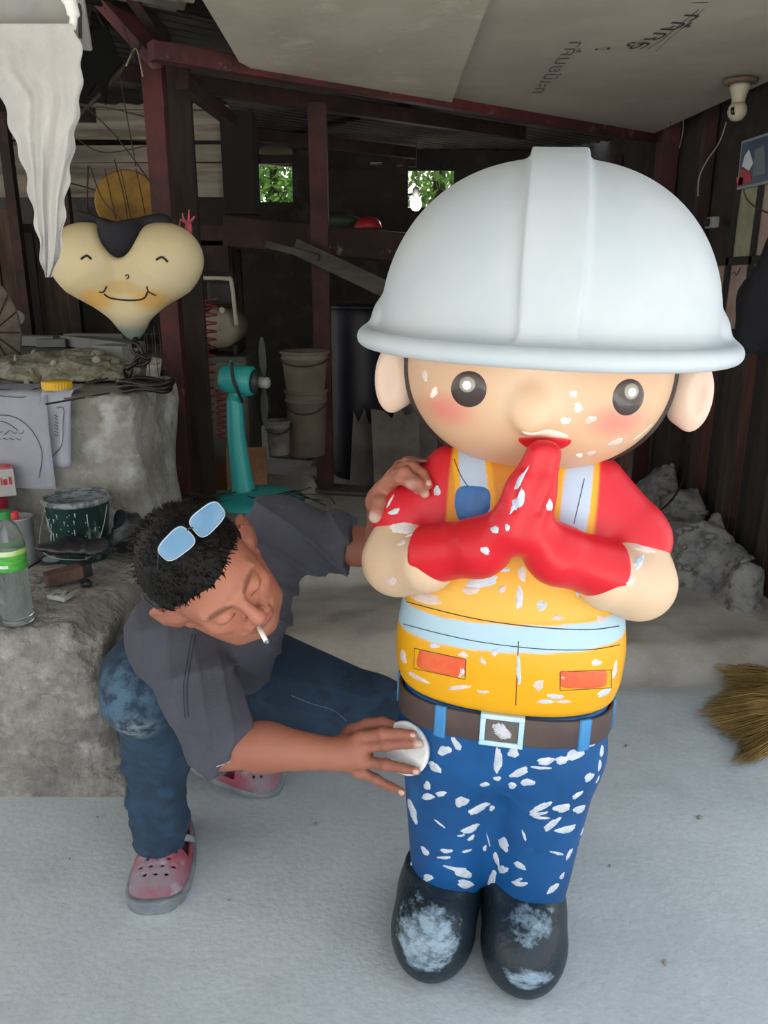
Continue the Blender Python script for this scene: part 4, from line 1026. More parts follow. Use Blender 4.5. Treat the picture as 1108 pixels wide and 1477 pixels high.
# ---- smiling heart head on a chain stand
hb = at(184, 400, 2.62); foot_ = on_z(203, 566, TOPU)
HH = mk('heart_head_sculpture', 'smiling cream heart-shaped head with black hair on a black chain stand', 'sculpture', (foot_.x, foot_.y, TOPU + .002))
HO = Vector(HH.location); hm = MAT('heart_cream', '#b5a27a', .7, attr=True, bump=.3, bscale=40)
def heart():
    s = Sculpt((-.27, -.14, -.26), (.27, .14, .21), .005)
    for g in (-1, 1):
        s.ell((g*.118, 0, .055), (.125, .100, .108), .05)
        s.cone((g*.085, 0, .015), (g*.012, 0, -.115), .108, .045, .05, sq=((0, 1, 0), .95))
    s.cone((0, 0, -.11), (.004, 0, -.165), .045, .028, .03)
    s.ell((0, -.02, .16), (.058, .16, .10), .03, 's')
    N = Noise(9, 6); s.disp(lambda x, y, z: .002*N(x, y, z, 25))
    def col(V):
        x, y, z = V.T; c = np.tile(np.array(lin('#b9a883')), (len(V), 1)); N_ = Noise(12, 8)
        c = mixc(c, '#c6b995', sstep(-.3, .6, N_(x, y, z, 16))*.6)
        for g in (-1, 1): c = mixc(c, '#c2913c', sstep(1, .3, np.hypot((x - g*.085)/.08, (z + .065)/.045))*.75)
        c = mixc(c, '#b08d3f', sstep(1, .4, np.hypot(x/.08, (z+.03)/.03))*.5)
        c = mixc(c, '#8d8577', sstep(-.10, -.15, z)*.7); c = mixc(c, '#4c6462', sstep(-.135, -.17, z)*.8); return c
    return s.mesh('heart', col)
K = link('face', heart(), hm, HH, True); K.location = hb - HO + Vector((0, 0, .0)); K.scale = (1, 1, 1)
def heart_hair():
    s = Sculpt((-.15, -.14, -.01), (.20, .14, .24), .005)
    s.ell((0, -.005, .135), (.072, .095, .095), .02); s.cone((.0, .0, .17), (.13, .0, .165), .05, .022, .02, sq=((0, 1, 0), 1)); s.cone((0, .0, .17), (-.12, .0, .195), .045, .018, .02)
    s.put((-.2, -.2, -.1), (.3, .2, .3), lambda x, y, z: z - (.158 + .30*np.abs(x)) + 0*y, .01, 'i', pad=0)
    return s.mesh('hair')
hh_ = link('heart_hair', heart_hair(), MAT('hair_jet', '#14131a', .8), HH, True); hh_.location = K.location
bpy.context.view_layer.update(); BK = bvh_of([K]); blk = MAT('brush_black', '#1a1614', .6)
for nm, pts, w in (('smile', [(150, 424), (160, 430), (184, 433), (206, 431), (213, 421)], 2.4), ('smile_end', [(143, 421), (149, 421), (154, 413)], 2), ('smile_end', [(212, 413), (214, 420), (225, 426)], 2), ('closed_eye', [(117, 374), (125, 369), (132, 374)], 3), ('closed_eye', [(225, 375), (234, 371), (242, 378)], 3), ('nose_mark', [(181, 398), (185, 396), (186, 400), (183, 402)], 1.6)):
    o = stroke(nm, BK, pts, w * 2.0, blk, HH, lift=.001, n=6)
chm = MAT('chain_black', '#241c1d', .35, metal=.5, bump=.4, spec=.6)
cpts = [at(x, y, 2.58) for x, y in ((192, 497), (201, 510), (213, 517), (196, 523), (186, 531), (181, 541), (184, 552), (190, 562))]
for i, (a, b) in enumerate(zip(cpts, cpts[1:])):
    d = (b - a); n1 = Vector((0, 1, 0)) if i % 2 else Vector((d.z, 0, -d.x)).normalized(); e = d.normalized(); s_ = e.cross(n1).normalized() if i % 2 else n1
    s_ = (Vector((0, 1, 0)).cross(e)).normalized() if i % 2 == 0 else Vector((0, 1, 0))
    L_ = d.length*.68; c = (a + b)/2 - HO
    one('chain_link', lambda bm: tube(bm, [c + e*(L_*math.cos(t)) + s_*(.013*math.sin(t)) for t in [2*math.pi*k/20 for k in range(20)]], .0062, 8, True), chm, HH, True)
one('neck_rod', lambda bm: tube(bm, [at(197, 478, 2.62) - HO, at(194, 500, 2.58) - HO], .008, 8), chm, HH)
def basecoil(bm):
    for k in range(3): tube(bm, [Vector(((.075 + .006*k)*math.cos(t) + .02, .05*math.sin(t), .010 + .011*k + .006*math.sin(3*t + k))) for t in [2*math.pi*i/40 for i in range(40)]], .0075, 8, True)
one('chain_foot', basecoil, chm, HH, True)
sp = on_z(222, 556, TOPU)
# ---- small wire cage
WC = mk('wire_cage', 'small upright black wire cage beside the chain', 'cage', (at(222, 566, 2.66).x, 2.66, TOPU + .004))
def cage(bm):
    w_, d_, h2 = .028, .03, .17
    for x in (-w_, 0, w_):
        for y in (-d_, d_): tube(bm, [Vector((x, y, 0)), Vector((x*.9, y, h2 + .02*(x > 0)))], .0013, 5)
    for z in (.004, .07, .12, .165): tube(bm, [Vector((-w_, -d_, z)), Vector((w_, -d_, z)), Vector((w_, d_, z)), Vector((-w_, d_, z))], .0013, 5, True)
one('wire_frame', cage, MAT('wire_black', '#26211f', .6), WC)
one('cloth_scrap', lambda bm: bx(bm, (.004, .01, .055), (.045, .02, .07), Euler((.1, .2, .1)), bev=.008), MAT('scrap_pale', '#9c948d', .9, col2='#6f665f', scale=25), WC)
# ---- pink toy hand above the heart
p = at(271, 352, 2.75); PK = mk('pink_plastic_hand', 'small pink plastic hand on a thin stalk above the heart head', 'toy', p)
def ph_(bm):
    tube(bm, [Vector((0, 0, -.11)), Vector((.004, 0, 0))], .003, 6)
pm = MAT('pink', '#b9535f', .5)
one('stalk', ph_, MAT('stalk_dark', '#4a2f30', .7), PK)
one('hand', lambda bm: [tube(bm, [Vector((.004, 0, 0)), Vector((.006, 0, .05)), Vector((.008, -.005, .065))], [.009, .012, .010], 8)] + [tube(bm, [Vector((.006, 0, .06)), Vector((x, -.01, .075)), Vector((x*1.4, -.012, z))], [.005, .004, .002], 6) for x, z in ((-.016, .05), (-.006, .095), (.010, .105), (.022, .085))], pm, PK, True)
# ---- white cloth hanging at the upper left
clm = MAT('cloth_white', '#e6e4e1', .95, col2='#dbd9d6', scale=6, bump=.5, bscale=160)
def cloth():
    Yc = 1.85; rows = [(34, 0 - 60, 104), (60, -60, 116), (100, -50, 119), (140, 2, 117), (190, 16, 110), (240, 34, 103), (290, 44, 95), (340, 54, 91), (380, 60, 84), (400, 64, 74)]
    ys = np.linspace(34, 400, 60); L = np.interp(ys, [r[0] for r in rows], [r[1] for r in rows]); R = np.interp(ys, [r[0] for r in rows], [r[2] for r in rows]); N = Noise(9, 33)
    V = []; nu = 44
    for y, l, r_ in zip(ys, L, R):
        for i in range(nu + 1):
            u = i/nu; px = l + (r_ - l)*u + 2.5*math.sin(y*.13 + 5*u)*(u > .9 or u < .1); f = .012*math.sin(u*11 + y*.012 + 2*float(N(u*2, y*.006, 0, 2))) + .006*math.sin(u*26 + y*.03 + 3*float(N(u*3, y*.012, 1, 2))) + .012*float(N(u*3, y*.01, 0, 3))
            f = f*(1 if y > 60 else .5); V.append(at(px, y, Yc + f + .03*math.cos(u*3)))
    c0 = V[20]; F = [(a*(nu+1)+i, a*(nu+1)+i+1, (a+1)*(nu+1)+i+1, (a+1)*(nu+1)+i) for a in range(59) for i in range(nu)]
    bm = bmesh.new(); vs = [bm.verts.new(v - c0) for v in V]; [bm.faces.new([vs[k] for k in f]) for f in F]
    bmesh.ops.solidify(bm, geom=bm.faces, thickness=.003); return tomesh(bm, 'cloth', True), c0
me_, c0 = cloth(); o = link('hanging_cloth', me_, clm); o.location = c0; tag(o, 'long torn white cloth hanging to a point at the upper left', 'cloth')
pz = at(45, 14, 1.9); o = tag(one('sheet_panel', lambda bm: bx(bm, (0, 0, 0), (.50, .012, .11), Euler((.5, .10, 0)), bev=.002), MAT('panel_grey', '#7d7d7c', .6, col2='#8c8a86', scale=4)), 'grey board above the white cloth with a black edge', 'board'); o.location = at(-45, 12, 1.92)
one('panel_edge', lambda bm: tube(bm, [Vector((.17, -.03, .10)), Vector((.245, -.02, .03)), Vector((.235, -.015, -.06))], .004, 6), MAT('edge_black', '#1c1a1b', .6), o)
# knotted cloth strip
o = tag(one('cloth_strip', lambda bm: tube(bm, bez([at(88, -30, 1.84) - at(100, 0, 1.84), Vector((0, 0, 0)), at(106, 22, 1.84) - at(100, 0, 1.84), at(104, 42, 1.84) - at(100, 0, 1.84)], 6), [.016]*7 + [.013]*6 + [.008]*6, 8), clm, None, True), 'twisted white cloth strip tied above the hanging cloth', 'cloth'); o.location = at(100, 0, 1.84)
# ---- black star-shaped kite
p = at(146, 90, 2.9); st = [(-.052, .10), (-.015, .082), (.028, .108), (.050, .03), (.065, .0), (.018, -.05), (.002, -.125), (-.02, -.062), (-.052, -.10), (-.066, -.02), (-.046, .03)]
SK_ = mk('black_star_panel', 'black pointed star-shaped panel hanging from wires', 'decoration', p)
one('panel', lambda bm: prism(bm, [(x*1.05, y*1.0) for x, y in st], .012, Euler((math.radians(90), 0, 0)).to_matrix().to_4x4()), MAT('star_black', '#070908', .85, spec=.15), SK_)
one('hanger', lambda bm: (tube(bm, [Vector((-.03, 0, .09)), Vector((-.015, 0, .17)), Vector((.02, 0, .10))], .0018, 5)), barm, SK_)
# ---- yellow drum lid behind the heart
p = at(184, 292, 3.35); YD = mk('yellow_disc', 'dull yellow round metal lid propped behind the heart head', 'lid', p)
MD = Euler((math.radians(80), 0, math.radians(8))).to_matrix().to_4x4()
one('disc', lambda bm: lathe(bm, [(.118, -.01), (.124, -.006), (.124, .006), (.118, .010), (.110, .004), (.02, .002)], 40, M=MD), MAT('disc_yellow', '#8a6a25', .7, col2='#6b4d1b', scale=7, col3='#5b3a1b', scale3=14, lo3=.6, hi3=.7), YD, True)
one('strap', lambda bm: [tube(bm, [Vector((x, -.02, .12)), Vector((x + .03, -.022, -.10))], .002, 5) for x in (-.07, -.01, .05)], rustd, YD)
# ---- branches and wires at upper left
brm = MAT('branch', '#3f352c', .9, col2='#2c241e', scale=30)
BR = [((205, 62), (160, 120), (95, 185), 3.0, 4.5, 'thick bare branch crossing below the black star'), ((170, 90), (180, 150), (196, 240), 3.1, 1.6, 'thin hanging vine right of the star'), ((100, 160), (150, 155), (222, 172), 3.2, 2, 'thin horizontal twig under the star'), ((120, 150), (170, 200), (222, 270), 3.3, 1.8, 'twig slanting down to the red post, upper'), ((110, 200), (150, 220), (215, 210), 3.3, 1.6, 'twig bending toward the red post, lower'), ((130, 240), (150, 290), (190, 330), 3.2, 1.8, 'twig above the yellow lid, left'), ((165, 230), (178, 280), (186, 328), 3.15, 1.6, 'twig across the yellow lid'), ((195, 90), (186, 60), (176, 30), 2.9, 1.4, 'wire running up to the rafters'), ((92, 262), (130, 272), (150, 280), 3.4, 2.2, 'short rod left of the yellow lid'), ((127, 240), (126, 290), (128, 330), 3.4, 2.2, 'upright rod left of the yellow lid'), ((182, 95), (196, 70), (206, 110), 2.9, 2.2, 'pale frayed cord near the red post')]
for a, b, c, Y, w_, lab in BR:
    P = [at(*a, Y), at(*b, Y + .05), at(*c, Y)]; o = tag(one('branch', lambda bm: tube(bm, [q_ - P[0] for q_ in bez(P, 8)], w_/2*Y/FPX, 5), MAT('cord_pale', '#8d8577', .9) if 'cord' in lab else brm, None, True), lab, 'wire' if 'wire' in lab or 'cord' in lab else 'branch'); o.location = P[0]
# ---- round pale disc and shaded lamp at far left
p = at(25, 458, 3.6); tag(one('paddle', lambda bm: (lathe(bm, [(.030, -.003), (.033, 0), (.030, .003)], 24, M=Euler((math.radians(86), 0, 0)).to_matrix().to_4x4()), tube(bm, [Vector((-.02, 0, -.02)), Vector((-.01, 0, -.12))], .004, 6)), MAT('paddle_pale', '#84837c', .8)), 'small pale round paddle against the dark planks', 'paddle').location = p
p = at(-10, 480, 3.3); FN = mk('round_mesh_guard', 'round dusty guard of ribs at the left edge', 'guard', p); MG = Euler((math.radians(84), 0, 0)).to_matrix().to_4x4()
one('disc', lambda bm: lathe(bm, [(.20, -.008), (.21, 0), (.20, .008), (.02, .012)], 40, M=MG @ Matrix.Diagonal((.55, 1, 1, 1))), MAT('guard_dusty', '#6d645b', .9, col2='#5a5149', scale=20), FN, True)
for k in range(8):
    t = math.pi*k/8; one('rib', lambda bm: tube(bm, [MG @ Vector((.115*math.cos(t), .21*math.sin(t), .016)), MG @ Vector((-.115*math.cos(t), -.21*math.sin(t), .016))], .003, 5), rustd, FN)

# ---- metal cabinet, compressor, hose
FZ = .16
YC_ = 3.95
a = at(252, 515, YC_); b = at(328, 515, YC_); cz = a.z
CBN = mk('metal_cabinet', 'dusty grey-green metal cabinet sprayed with red paint', 'cabinet', ((a.x + b.x)/2 + .03, YC_ + .2, FZ - .02))
cw = (b.x - a.x) + .12
one('cabinet_body', lambda bm: bx(bm, (0, 0, (cz - FZ)/2 + .01), (cw, .40, cz - FZ + .02), bev=.006), MAT('cab_green', '#5d5f55', .7, col2='#4a4b43', scale=4), CBN)
one('cabinet_door', lambda bm: bx(bm, (.01, -.206, (cz - FZ)/2 + .01), (cw - .04, .012, cz - FZ - .03), bev=.003), MAT('cab_door', '#67685d', .7, col2='#8a4438', scale=3.2, lo=.50, hi=.60, col3='#8f6a45', scale3=2.6, lo3=.50, hi3=.6), CBN)
a = at(328, 645, 3.78); b = at(386, 515, 3.78)
o = tag(one('orange_board', lambda bm: bx(bm, (0, 0, .17), (.19, .012, .34), Euler((-.12, 0, .05)), bev=.002), MAT('board_orange', '#7a5337', .8, col2='#8f6a48', scale=5, col3='#5f3a2c', scale3=9)), 'brown board with orange overspray leaning beside the cabinet', 'board'); o.location = (at(352, 600, 3.7).x, 3.70, FZ)
CM = mk('air_compressor', 'small air compressor with pale round tank and white tube frame', 'compressor', (at(318, 505, 4.0).x, 4.12, cz + .005))
tm = MAT('tank_cream', '#8d8674', .5, col2='#7a735f', scale=6, col3='#4c4538', scale3=14, lo3=.6, hi3=.7)
tz = at(318, 474, 4.0).z - cz - .005; tr = .098
one('tank', lambda bm: lathe(bm, [(.001, -.155), (.04, -.152), (.07, -.142), (.090, -.125), (tr, -.10), (tr, .16), (.07, .19), (.001, .2)], 36, M=T_((0, 0, tz)) @ Euler((math.radians(90), 0, 0)).to_matrix().to_4x4() @ Matrix.Diagonal((1, 1, -1, 1))), tm, CM, True)
tubm = MAT('tube_cream', '#a39e8f', .5)
fr = [at(x, y, 3.95) - CM.location for x, y in ((288, 470), (287, 402), (296, 401), (326, 402), (334, 408), (341, 470))]
one('handle_frame', lambda bm: tube(bm, bez(fr, 8), .010, 8), tubm, CM, True)
one('motor', lambda bm: bx(bm, (0, .02, tz + .17), (.13, .16, .12), bev=.02), MAT('motor_dark', '#1f1d1e', .6), CM)
one('gauge', lambda bm: lathe(bm, [(.014, 0), (.014, .02)], 12, M=T_((.03, -.16, tz + .09)) @ Euler((math.radians(90), 0, 0)).to_matrix().to_4x4()), tubm, CM)
for x in (-.07, .07): one('rubber_foot', lambda bm: bx(bm, (x, 0, (tz - tr + .02)/2 - .0), (.02, .2, tz - tr + .02)), barm, CM)
hosem = MAT('hose_red', '#7c2a26', .45, spec=.5)
def coil(px0, py0, px1, py1, Y0, Y1, r_, n):
    A, B_ = at(px0, py0, Y0), at(px1, py1, Y1); d = B_ - A; L = []
    for i in range(n*14 + 1):
        t = i/(n*14); a = 2*math.pi*n*t; L.append(A + d*t + Vector((r_*math.cos(a), r_*math.sin(a)*.7, 0)) - A)
    return A, L
for A_, lab in ((coil(300, 430, 294, 628, 3.72, 3.66, .042, 17), 'red coiled air hose hanging in front of the cabinet'), (coil(318, 560, 322, 632, 3.66, 3.62, .022, 9), 'shorter red coiled hose end beside the fan column')):
    o = tag(one('coil_hose', lambda bm: tube(bm, A_[1], .0042, 5), hosem, None, True), lab, 'hose'); o.location = A_[0]
# ---- teal stand fan
teal = MAT('fan_teal', '#2f9a98', .4, col2='#2a8d8c', scale=4, spec=.5); YF = 3.05
fb = at(352, 722, YF); FNN = mk('stand_fan', 'teal stand fan seen from the side, guard removed, pale blades', 'fan', (fb.x, YF, fb.z - .012)); FO = Vector(FNN.location)
print('FANZ', FO)
def F_(px, py, dy=0): return at(px, py, YF + dy) - FO
def colf(bm):
    a, b, c = F_(352, 712), F_(342, 640), F_(338, 572)
    tube(bm, bez([a, b, c], 8), [.050, .047, .045, .043, .041, .040, .039, .038, .037, .036, .035, .034, .033, .032, .031, .030, .029], 18)
one('column', colf, teal, FNN, True)
one('base', lambda bm: lathe(bm, [(.01, .05), (.09, .042), (.155, .024), (.185, .010), (.188, .0), (.18, -.006)][::-1], 40, M=T_((.06, 0, .012))), teal, FNN, True)
one('neck_joint', lambda bm: tube(bm, [F_(338, 578), F_(345, 560)], .030, 14), teal, FNN, True)
Mh = T_(F_(344, 548)) @ Euler((0, math.radians(94), math.radians(-14))).to_matrix().to_4x4()
one('motor_housing', lambda bm: lathe(bm, [(.030, -.068), (.046, -.064), (.052, -.045), (.056, .0), (.056, .055), (.050, .062)], 28, M=Mh), teal, FNN, True)
one('motor_front', lambda bm: lathe(bm, [(.044, .062), (.044, .080), (.02, .084), (.012, .12)], 20, M=Mh), MAT('fan_dark', '#25282a', .5), FNN, True)
bl = MAT('fan_blade', '#8f9490', .5, col2='#7d827e', scale=6)
hub = Mh @ Vector((0, 0, .105))
for ang, Lb in ((78, .17), (-62, .17), (200, .15)):
    def bf(bm):
        ou = []; ca, sa = math.cos(math.radians(ang)), math.sin(math.radians(ang))
        for r_, w_, tw in ((.02, .018, .5), (.06, .05, .45), (.11, .066, .38), (.15, .060, .32), (Lb, .035, .28)):
            c = Vector((.0, 0, 0)); rad = Vector((0, -ca*.25, sa)); rad.normalize(); rad *= r_
            tg = Vector((math.sin(tw), -math.cos(tw)*.9, 0)); ou.append((c + rad - tg*w_, c + rad + tg*w_*.7))
        vs = [(bm.verts.new(hub + a_), bm.verts.new(hub + b_)) for a_, b_ in ou]
        for (a1, b1_), (a2, b2_) in zip(vs, vs[1:]): bm.faces.new((a1, b1_, b2_, a2))
        bmesh.ops.solidify(bm, geom=bm.faces, thickness=.003)
    one('fan_blade', bf, bl, FNN, True)
one('hub_cap', lambda bm: lathe(bm, [(.022, .088), (.022, .118), (.014, .126)], 16, M=Mh), bl, FNN, True)
one('black_strap', lambda bm: tube(bm, bez([F_(334, 522, -.05), F_(336, 545, -.066), F_(342, 562, -.066), F_(350, 580, -.03)], 6), .006, 6), barm, FNN, True)
one('back_knob', lambda bm: tube(bm, [F_(333, 530), F_(333, 520)], .006, 8), teal, FNN, True)
# ---- twigs / wire tangle at the fan foot
rn_ = random.Random(31); bb = Vector((FO.x, YF - .02, FO.z + .005))
def tangle(bm):
    for i in range(26):
        x = rn_.uniform(-.26, .30); P = [Vector((x + rn_.uniform(-.12, .12), rn_.uniform(-.05, .10), .006 + rn_.uniform(0, .05))) for _ in range(4)]; tube(bm, bez(P, 5), .0028, 4)
o = tag(one('wire_tangle', tangle, stb), 'black tangle of wire and twigs around the fan foot', 'wire tangle', kind='stuff'); o.location = bb + Vector((0, -.05, 0))
# ---- pails in the back
beige = MAT('pail_beige', '#6d6357', .7, col2='#5c5248', scale=6, bump=.2); 
def pailp(name, lab, px, py0, py1, wpx, Y, m_, grp=None, flip=1):
    a, b = at(px, py1, Y), at(px, py0, Y); h_ = b.z - a.z; r_ = wpx/2*Y/FPX*1.0
    E_ = mk(name, lab, 'pail', (a.x, Y, a.z), grp)
    one('pail_body', lambda bm: lathe(bm, [(r_*.80, 0), (r_*.82, .004), (r_*.95, h_*.80), (r_*1.02, h_*.81), (r_*1.02, h_*.84), (r_*.96, h_*.85), (r_*.97, h_*.94), (r_*1.04, h_*.95), (r_*1.04, h_), (r_*.96, h_), (r_*.92, h_*.9), (.001, h_*.88)], 36, cap=False), m_, E_, True)
    one('bail', lambda bm: tube(bm, [Vector((r_*1.04*math.cos(t), -r_*1.1*math.sin(t) , h_*.86 - .10*math.sin(t)*h_*2)) for t in [math.pi*i/16 for i in range(17)]], .003, 5), rustd, E_, True)
    return E_
pailp('plastic_pail', 'dusty beige pail standing on the floor, lower of the stacked two', 444, 560, 655, 62, 3.85, beige)
pailp('plastic_pail', 'dusty beige pail on top of the other, at the post foot', 441, 506, 562, 68, 3.82, MAT('pail_beige2', '#7a6f61', .7, col2='#655a4d', scale=6, bump=.2))
pailp('small_bucket', 'small grey paint bucket left of the stacked beige pails', 403, 606, 655, 36, 3.75, MAT('bucket_grey', '#5b5653', .6, col2='#77716c', scale=12))
# ---- dark blue drum
p = at(518, 560, 4.6); DR = mk('blue_drum', 'dark blue-black plastic drum in the deep shade behind the statue', 'drum', (p.x, 4.6, .155)); dh = at(518, 442, 4.6).z - .155
one('drum_body', lambda bm: lathe(bm, [(.15, 0), (.165, .02)] + [(.168 + .006*(i % 2), .05 + i*(dh-.1)/8) for i in range(9)] + [(.160, dh - .02), (.15, dh)], 32), MAT('drum_navy', '#14161f', .5), DR, True)
one('drum_lid', lambda bm: lathe(bm, [(.165, dh-.01), (.167, dh+.004), (.150, dh+.010), (.001, dh+.008)], 32), MAT('drum_lid', '#1d2029', .5), DR, True)
# ---- rusty workbench beam, light planks
A, B_ = at(312, 332, 4.55), at(640, 362, 4.7)
o = tag(one('workbench', lambda bm: box_between(bm, Vector((0, 0, 0)), B_ - A, .5, .155, .008), MAT('bench_rust', '#3a2620', .8, col2='#2a1b18', scale=4, col3='#7d7266', scale3=7, lo3=.66, hi3=.72, bump=.5)), 'heavy rust-brown bench beam spotted with pale paint', 'bench'); o.location = A + Vector((0, .28, 0))
for x, y_ in ((.03, .1), (.03, -.15), (1.25, .1)): one('bench_leg', lambda bm: bx(bm, (x, y_, -.55), (.06, .06, 1.0)), rustd, o)
for a, b, Y, w_, lab in (((425, 355), (600, 438), 4.15, 22, 'pale grey plank slanting down toward the hard hat'), ((385, 352), (460, 372), 4.2, 9, 'short pale plank end left of the rusty post')):
    A, B_ = at(*a, Y), at(*b, Y - .1); tag(one('plank', lambda bm: box_between(bm, Vector((0, 0, 0)), B_ - A, .02, w_/FPX*Y, .002), MAT('plank_grey', '#4b4640', .85, col2='#3a3631', scale=5, stretch=(1, 4, 4))), lab, 'plank').location = A
o = tag(one('green_bundle', lambda bm: bmesh.ops.create_icosphere(bm, subdivisions=3, radius=.09), MAT('bundle_green', '#2d3a24', .9, bump=1.0, bscale=30), None, True), 'dull green bundle lying on the rusty bench', 'bundle'); o.location = at(490, 318, 4.6); o.scale = (1.3, .8, .36)
RB = mk('red_helmet', 'small red plastic bowl glowing dimly on the bench', 'bowl', at(531, 329, 4.5)); RB['label'] = 'small red plastic bowl upturned on the dark bench'; RB.name = 'red_bowl'
one('bowl', lambda bm: lathe(bm, [(.072, 0), (.074, .005), (.066, .03), (.045, .052), (.001, .058)], 28), MAT('bowl_red', '#8d1d20', .5), RB, True)
p = at(600, 284, 5.0); LB = mk('light_bulb', 'lit white bulb hanging beside the hard hat', 'lamp', p)
one('bulb', lambda bm: lathe(bm, [(.004, -.078), (.020, -.072), (.032, -.055), (.035, -.036), (.028, -.015), (.018, -.002)], 20), MAT('bulb_lit', '#ffffff', .4, emit='#f4f8ff', estr=9), LB, True)
one('socket', lambda bm: lathe(bm, [(.018, -.004), (.020, 0), (.019, .045), (.008, .055)], 16), MAT('socket', '#77786f', .6), LB, True)
one('cord', lambda bm: tube(bm, [Vector((0, 0, .05)), Vector((0, 0, .40))], .003, 5), barm, LB)
pl_ = bpy.data.lights.new('bulb_light', 'POINT'); pl_.energy = 3; pl_.shadow_soft_size = .04; plo = bpy.data.objects.new('bulb_light', pl_); COL.objects.link(plo); plo.parent = LB; plo.location = (0, -.07, -.06)
pd_ = at(398, 222, 5.0); tag(one('hanging_cap', lambda bm: lathe(bm, [(.10, 0), (.09, .03), (.05, .05), (.001, .055)], 24, M=Matrix.Diagonal((1, .5, 1, 1))), MAT('cap_tan', '#5a5244', .9), None, True), 'tan cap hanging above the leafy opening', 'shade').location = pd_  # a hanging tan cap, not a lamp shade
# ---- planks and torn boards on the raised floor
wd = [MAT('fl_plank_a', '#7d6c55', .9, col2='#665742', scale=6, stretch=(.6, 5, 5)), MAT('fl_plank_b', '#5b5148', .9, col2='#463e37', scale=5, stretch=(.6, 5, 5)), MAT('fl_plank_c', '#6b625a', .9, col2='#544c44', scale=5)]
for a, b, w_, m_, lab in (((452, 668), (545, 672), .10, wd[0], 'yellowish wooden board flat on the floor'), ((545, 664), (590, 666), .12, wd[1], 'grey board end right of the yellowish board'), ((400, 700), (540, 708), .16, wd[2], 'wide dusty board lying before the yellowish one'), ((500, 640), (600, 640), .22, wd[1], 'dark board under the statue\'s ear, on the floor'), ((395, 655), (450, 660), .12, wd[1], 'short dark board at the pails')):
    A, B_ = on_z(*a, .168), on_z(*b, .168); tag(one('floor_board', lambda bm: box_between(bm, Vector((0, 0, 0)), B_ - A, w_, .016, .003), m_), lab, 'board').location = A
pp = MAT('torn_board', '#6e6862', .9, col2='#5a544f', scale=6)
rn_ = random.Random(77)
for px, Y_, hh, ww, rot, lab in ((572, 4.20, .50, .26, .2, 'torn grey board leaning by the left ear, nearest'), (535, 4.30, .44, .22, -.25, 'torn grey board leaning on the dark blue drum'), (600, 4.36, .56, .24, .1, 'torn grey board just behind the left ear')):
    p = at(px, 600, Y_); pol = [(-ww/2, -hh/2), (ww/2, -hh/2)] + [(ww/2 - ww*k/7, hh/2*rn_.uniform(.55, 1.0)) for k in range(8)]
    o = tag(one('torn_board', lambda bm: prism(bm, pol, .008, Euler((math.radians(78), 0, rot)).to_matrix().to_4x4()), pp), lab, 'board'); o.location = (p.x, Y_, .155 + hh/2*.98)

# ---- right side
def heap2():
    lo, hi = (.70, 2.55, .0), (1.45, 4.4, .62); s = Sculpt(lo, hi, .010)
    for px, py, Y, r_ in ((992, 640, 4.0, .075), (1005, 665, 3.8, .11), (962, 690, 3.8, .13), (1030, 700, 3.5, .12), (940, 700, 3.9, .14), (990, 720, 3.45, .16), (955, 745, 3.35, .14), (1048, 745, 3.2, .13), (1020, 765, 3.1, .15), (1062, 790, 2.95, .11), (1080, 825, 2.8, .08), (985, 770, 3.2, .12)):
        a = at(px, py, Y); zt = max(.06, a.z); s.cone((a.x, Y, .05), (a.x, Y, zt - r_*.5), r_*1.25, r_*.75, .06)
    s.disp(lambda x, y, z: .034 * rocky(np.stack([x, y, z], 1), 17, 1, 55, 5))
    s.put(lo, hi, lambda x, y, z: np.maximum(.03 - z + 0*x, x - 1.415) + 0*y, 0, 'i', pad=0); return s.mesh('heap', None, T_((-1.15, -3.4, 0)))
g2 = MAT('rubble_grey', '#7f7d80', .95, col2='#94938f', scale=9, bump=1.8, bscale=60, col3='#5b5958', scale3=22, lo3=.5, hi3=.65)
o = tag(link('rubble_pile', heap2(), g2, None, True), 'grey pile of hardened plaster against the right slat wall', 'rubble', kind='stuff'); o.location = (1.15, 3.4, 0)
BR2 = bvh_of([o]); rn_ = random.Random(4)
for i in range(24):
    px, py = rn_.uniform(935, 1085), rn_.uniform(655, 835); h_ = shoot(BR2, px, py)
    if not h_: continue
    k = link('plaster_lump', rock(100 + i, rn_.uniform(.012, .030)), g2); k.location = h_[0] + h_[1]*.006; tag(k, 'angular grey plaster lump on the pile by the right wall', 'rubble', 'plaster lumps on the right pile')
P = [at(992, 640, 3.55), at(990, 680, 3.45), at(970, 720, 3.3), at(940, 745, 3.25)]
o = tag(one('black_cable', lambda bm: tube(bm, [q_ - P[0] for q_ in bez(P, 8)], .005, 6), barm, None, True), 'black cable curving down over the plaster pile', 'cable'); o.location = P[0]
# broom
bcen = Vector((on_z(1030, 1040, 0).x, on_z(1030, 1040, 0).y, 0)); 
root_ = on_z(1150, 1000, .05); BRM = mk('straw_broom', 'golden straw broom head lying in from the right edge', 'broom', root_); RO = Vector(root_)
rn_ = random.Random(12); strm = MAT('straw', '#a08348', .85, col2='#7d6536', scale=9, stretch=(1, 1, 1))
def bristles(bm):
    for i in range(1500):
        t = rn_.random(); py_ = 958 + 142*t; px_ = 1016 + rn_.uniform(0, 40) + 22*math.sin(t*9) + 14*rn_.random() + (18 if t > .5 else 0); e = on_z(px_, py_ + rn_.uniform(-5, 5), .003 + rn_.random()*.035); s0 = on_z(1150 + rn_.uniform(-4, 20), 985 + 70*t + rn_.uniform(-9, 9), .012 + rn_.random()*.06)
        m = (e + s0)/2 + Vector((0, 0, rn_.uniform(.0, .022))); tube(bm, [s0 - RO, m - RO, e - RO], [.0016, .0013, .0006], 3)
o = one('bristles', bristles, strm, BRM); o['kind'] = 'stuff'
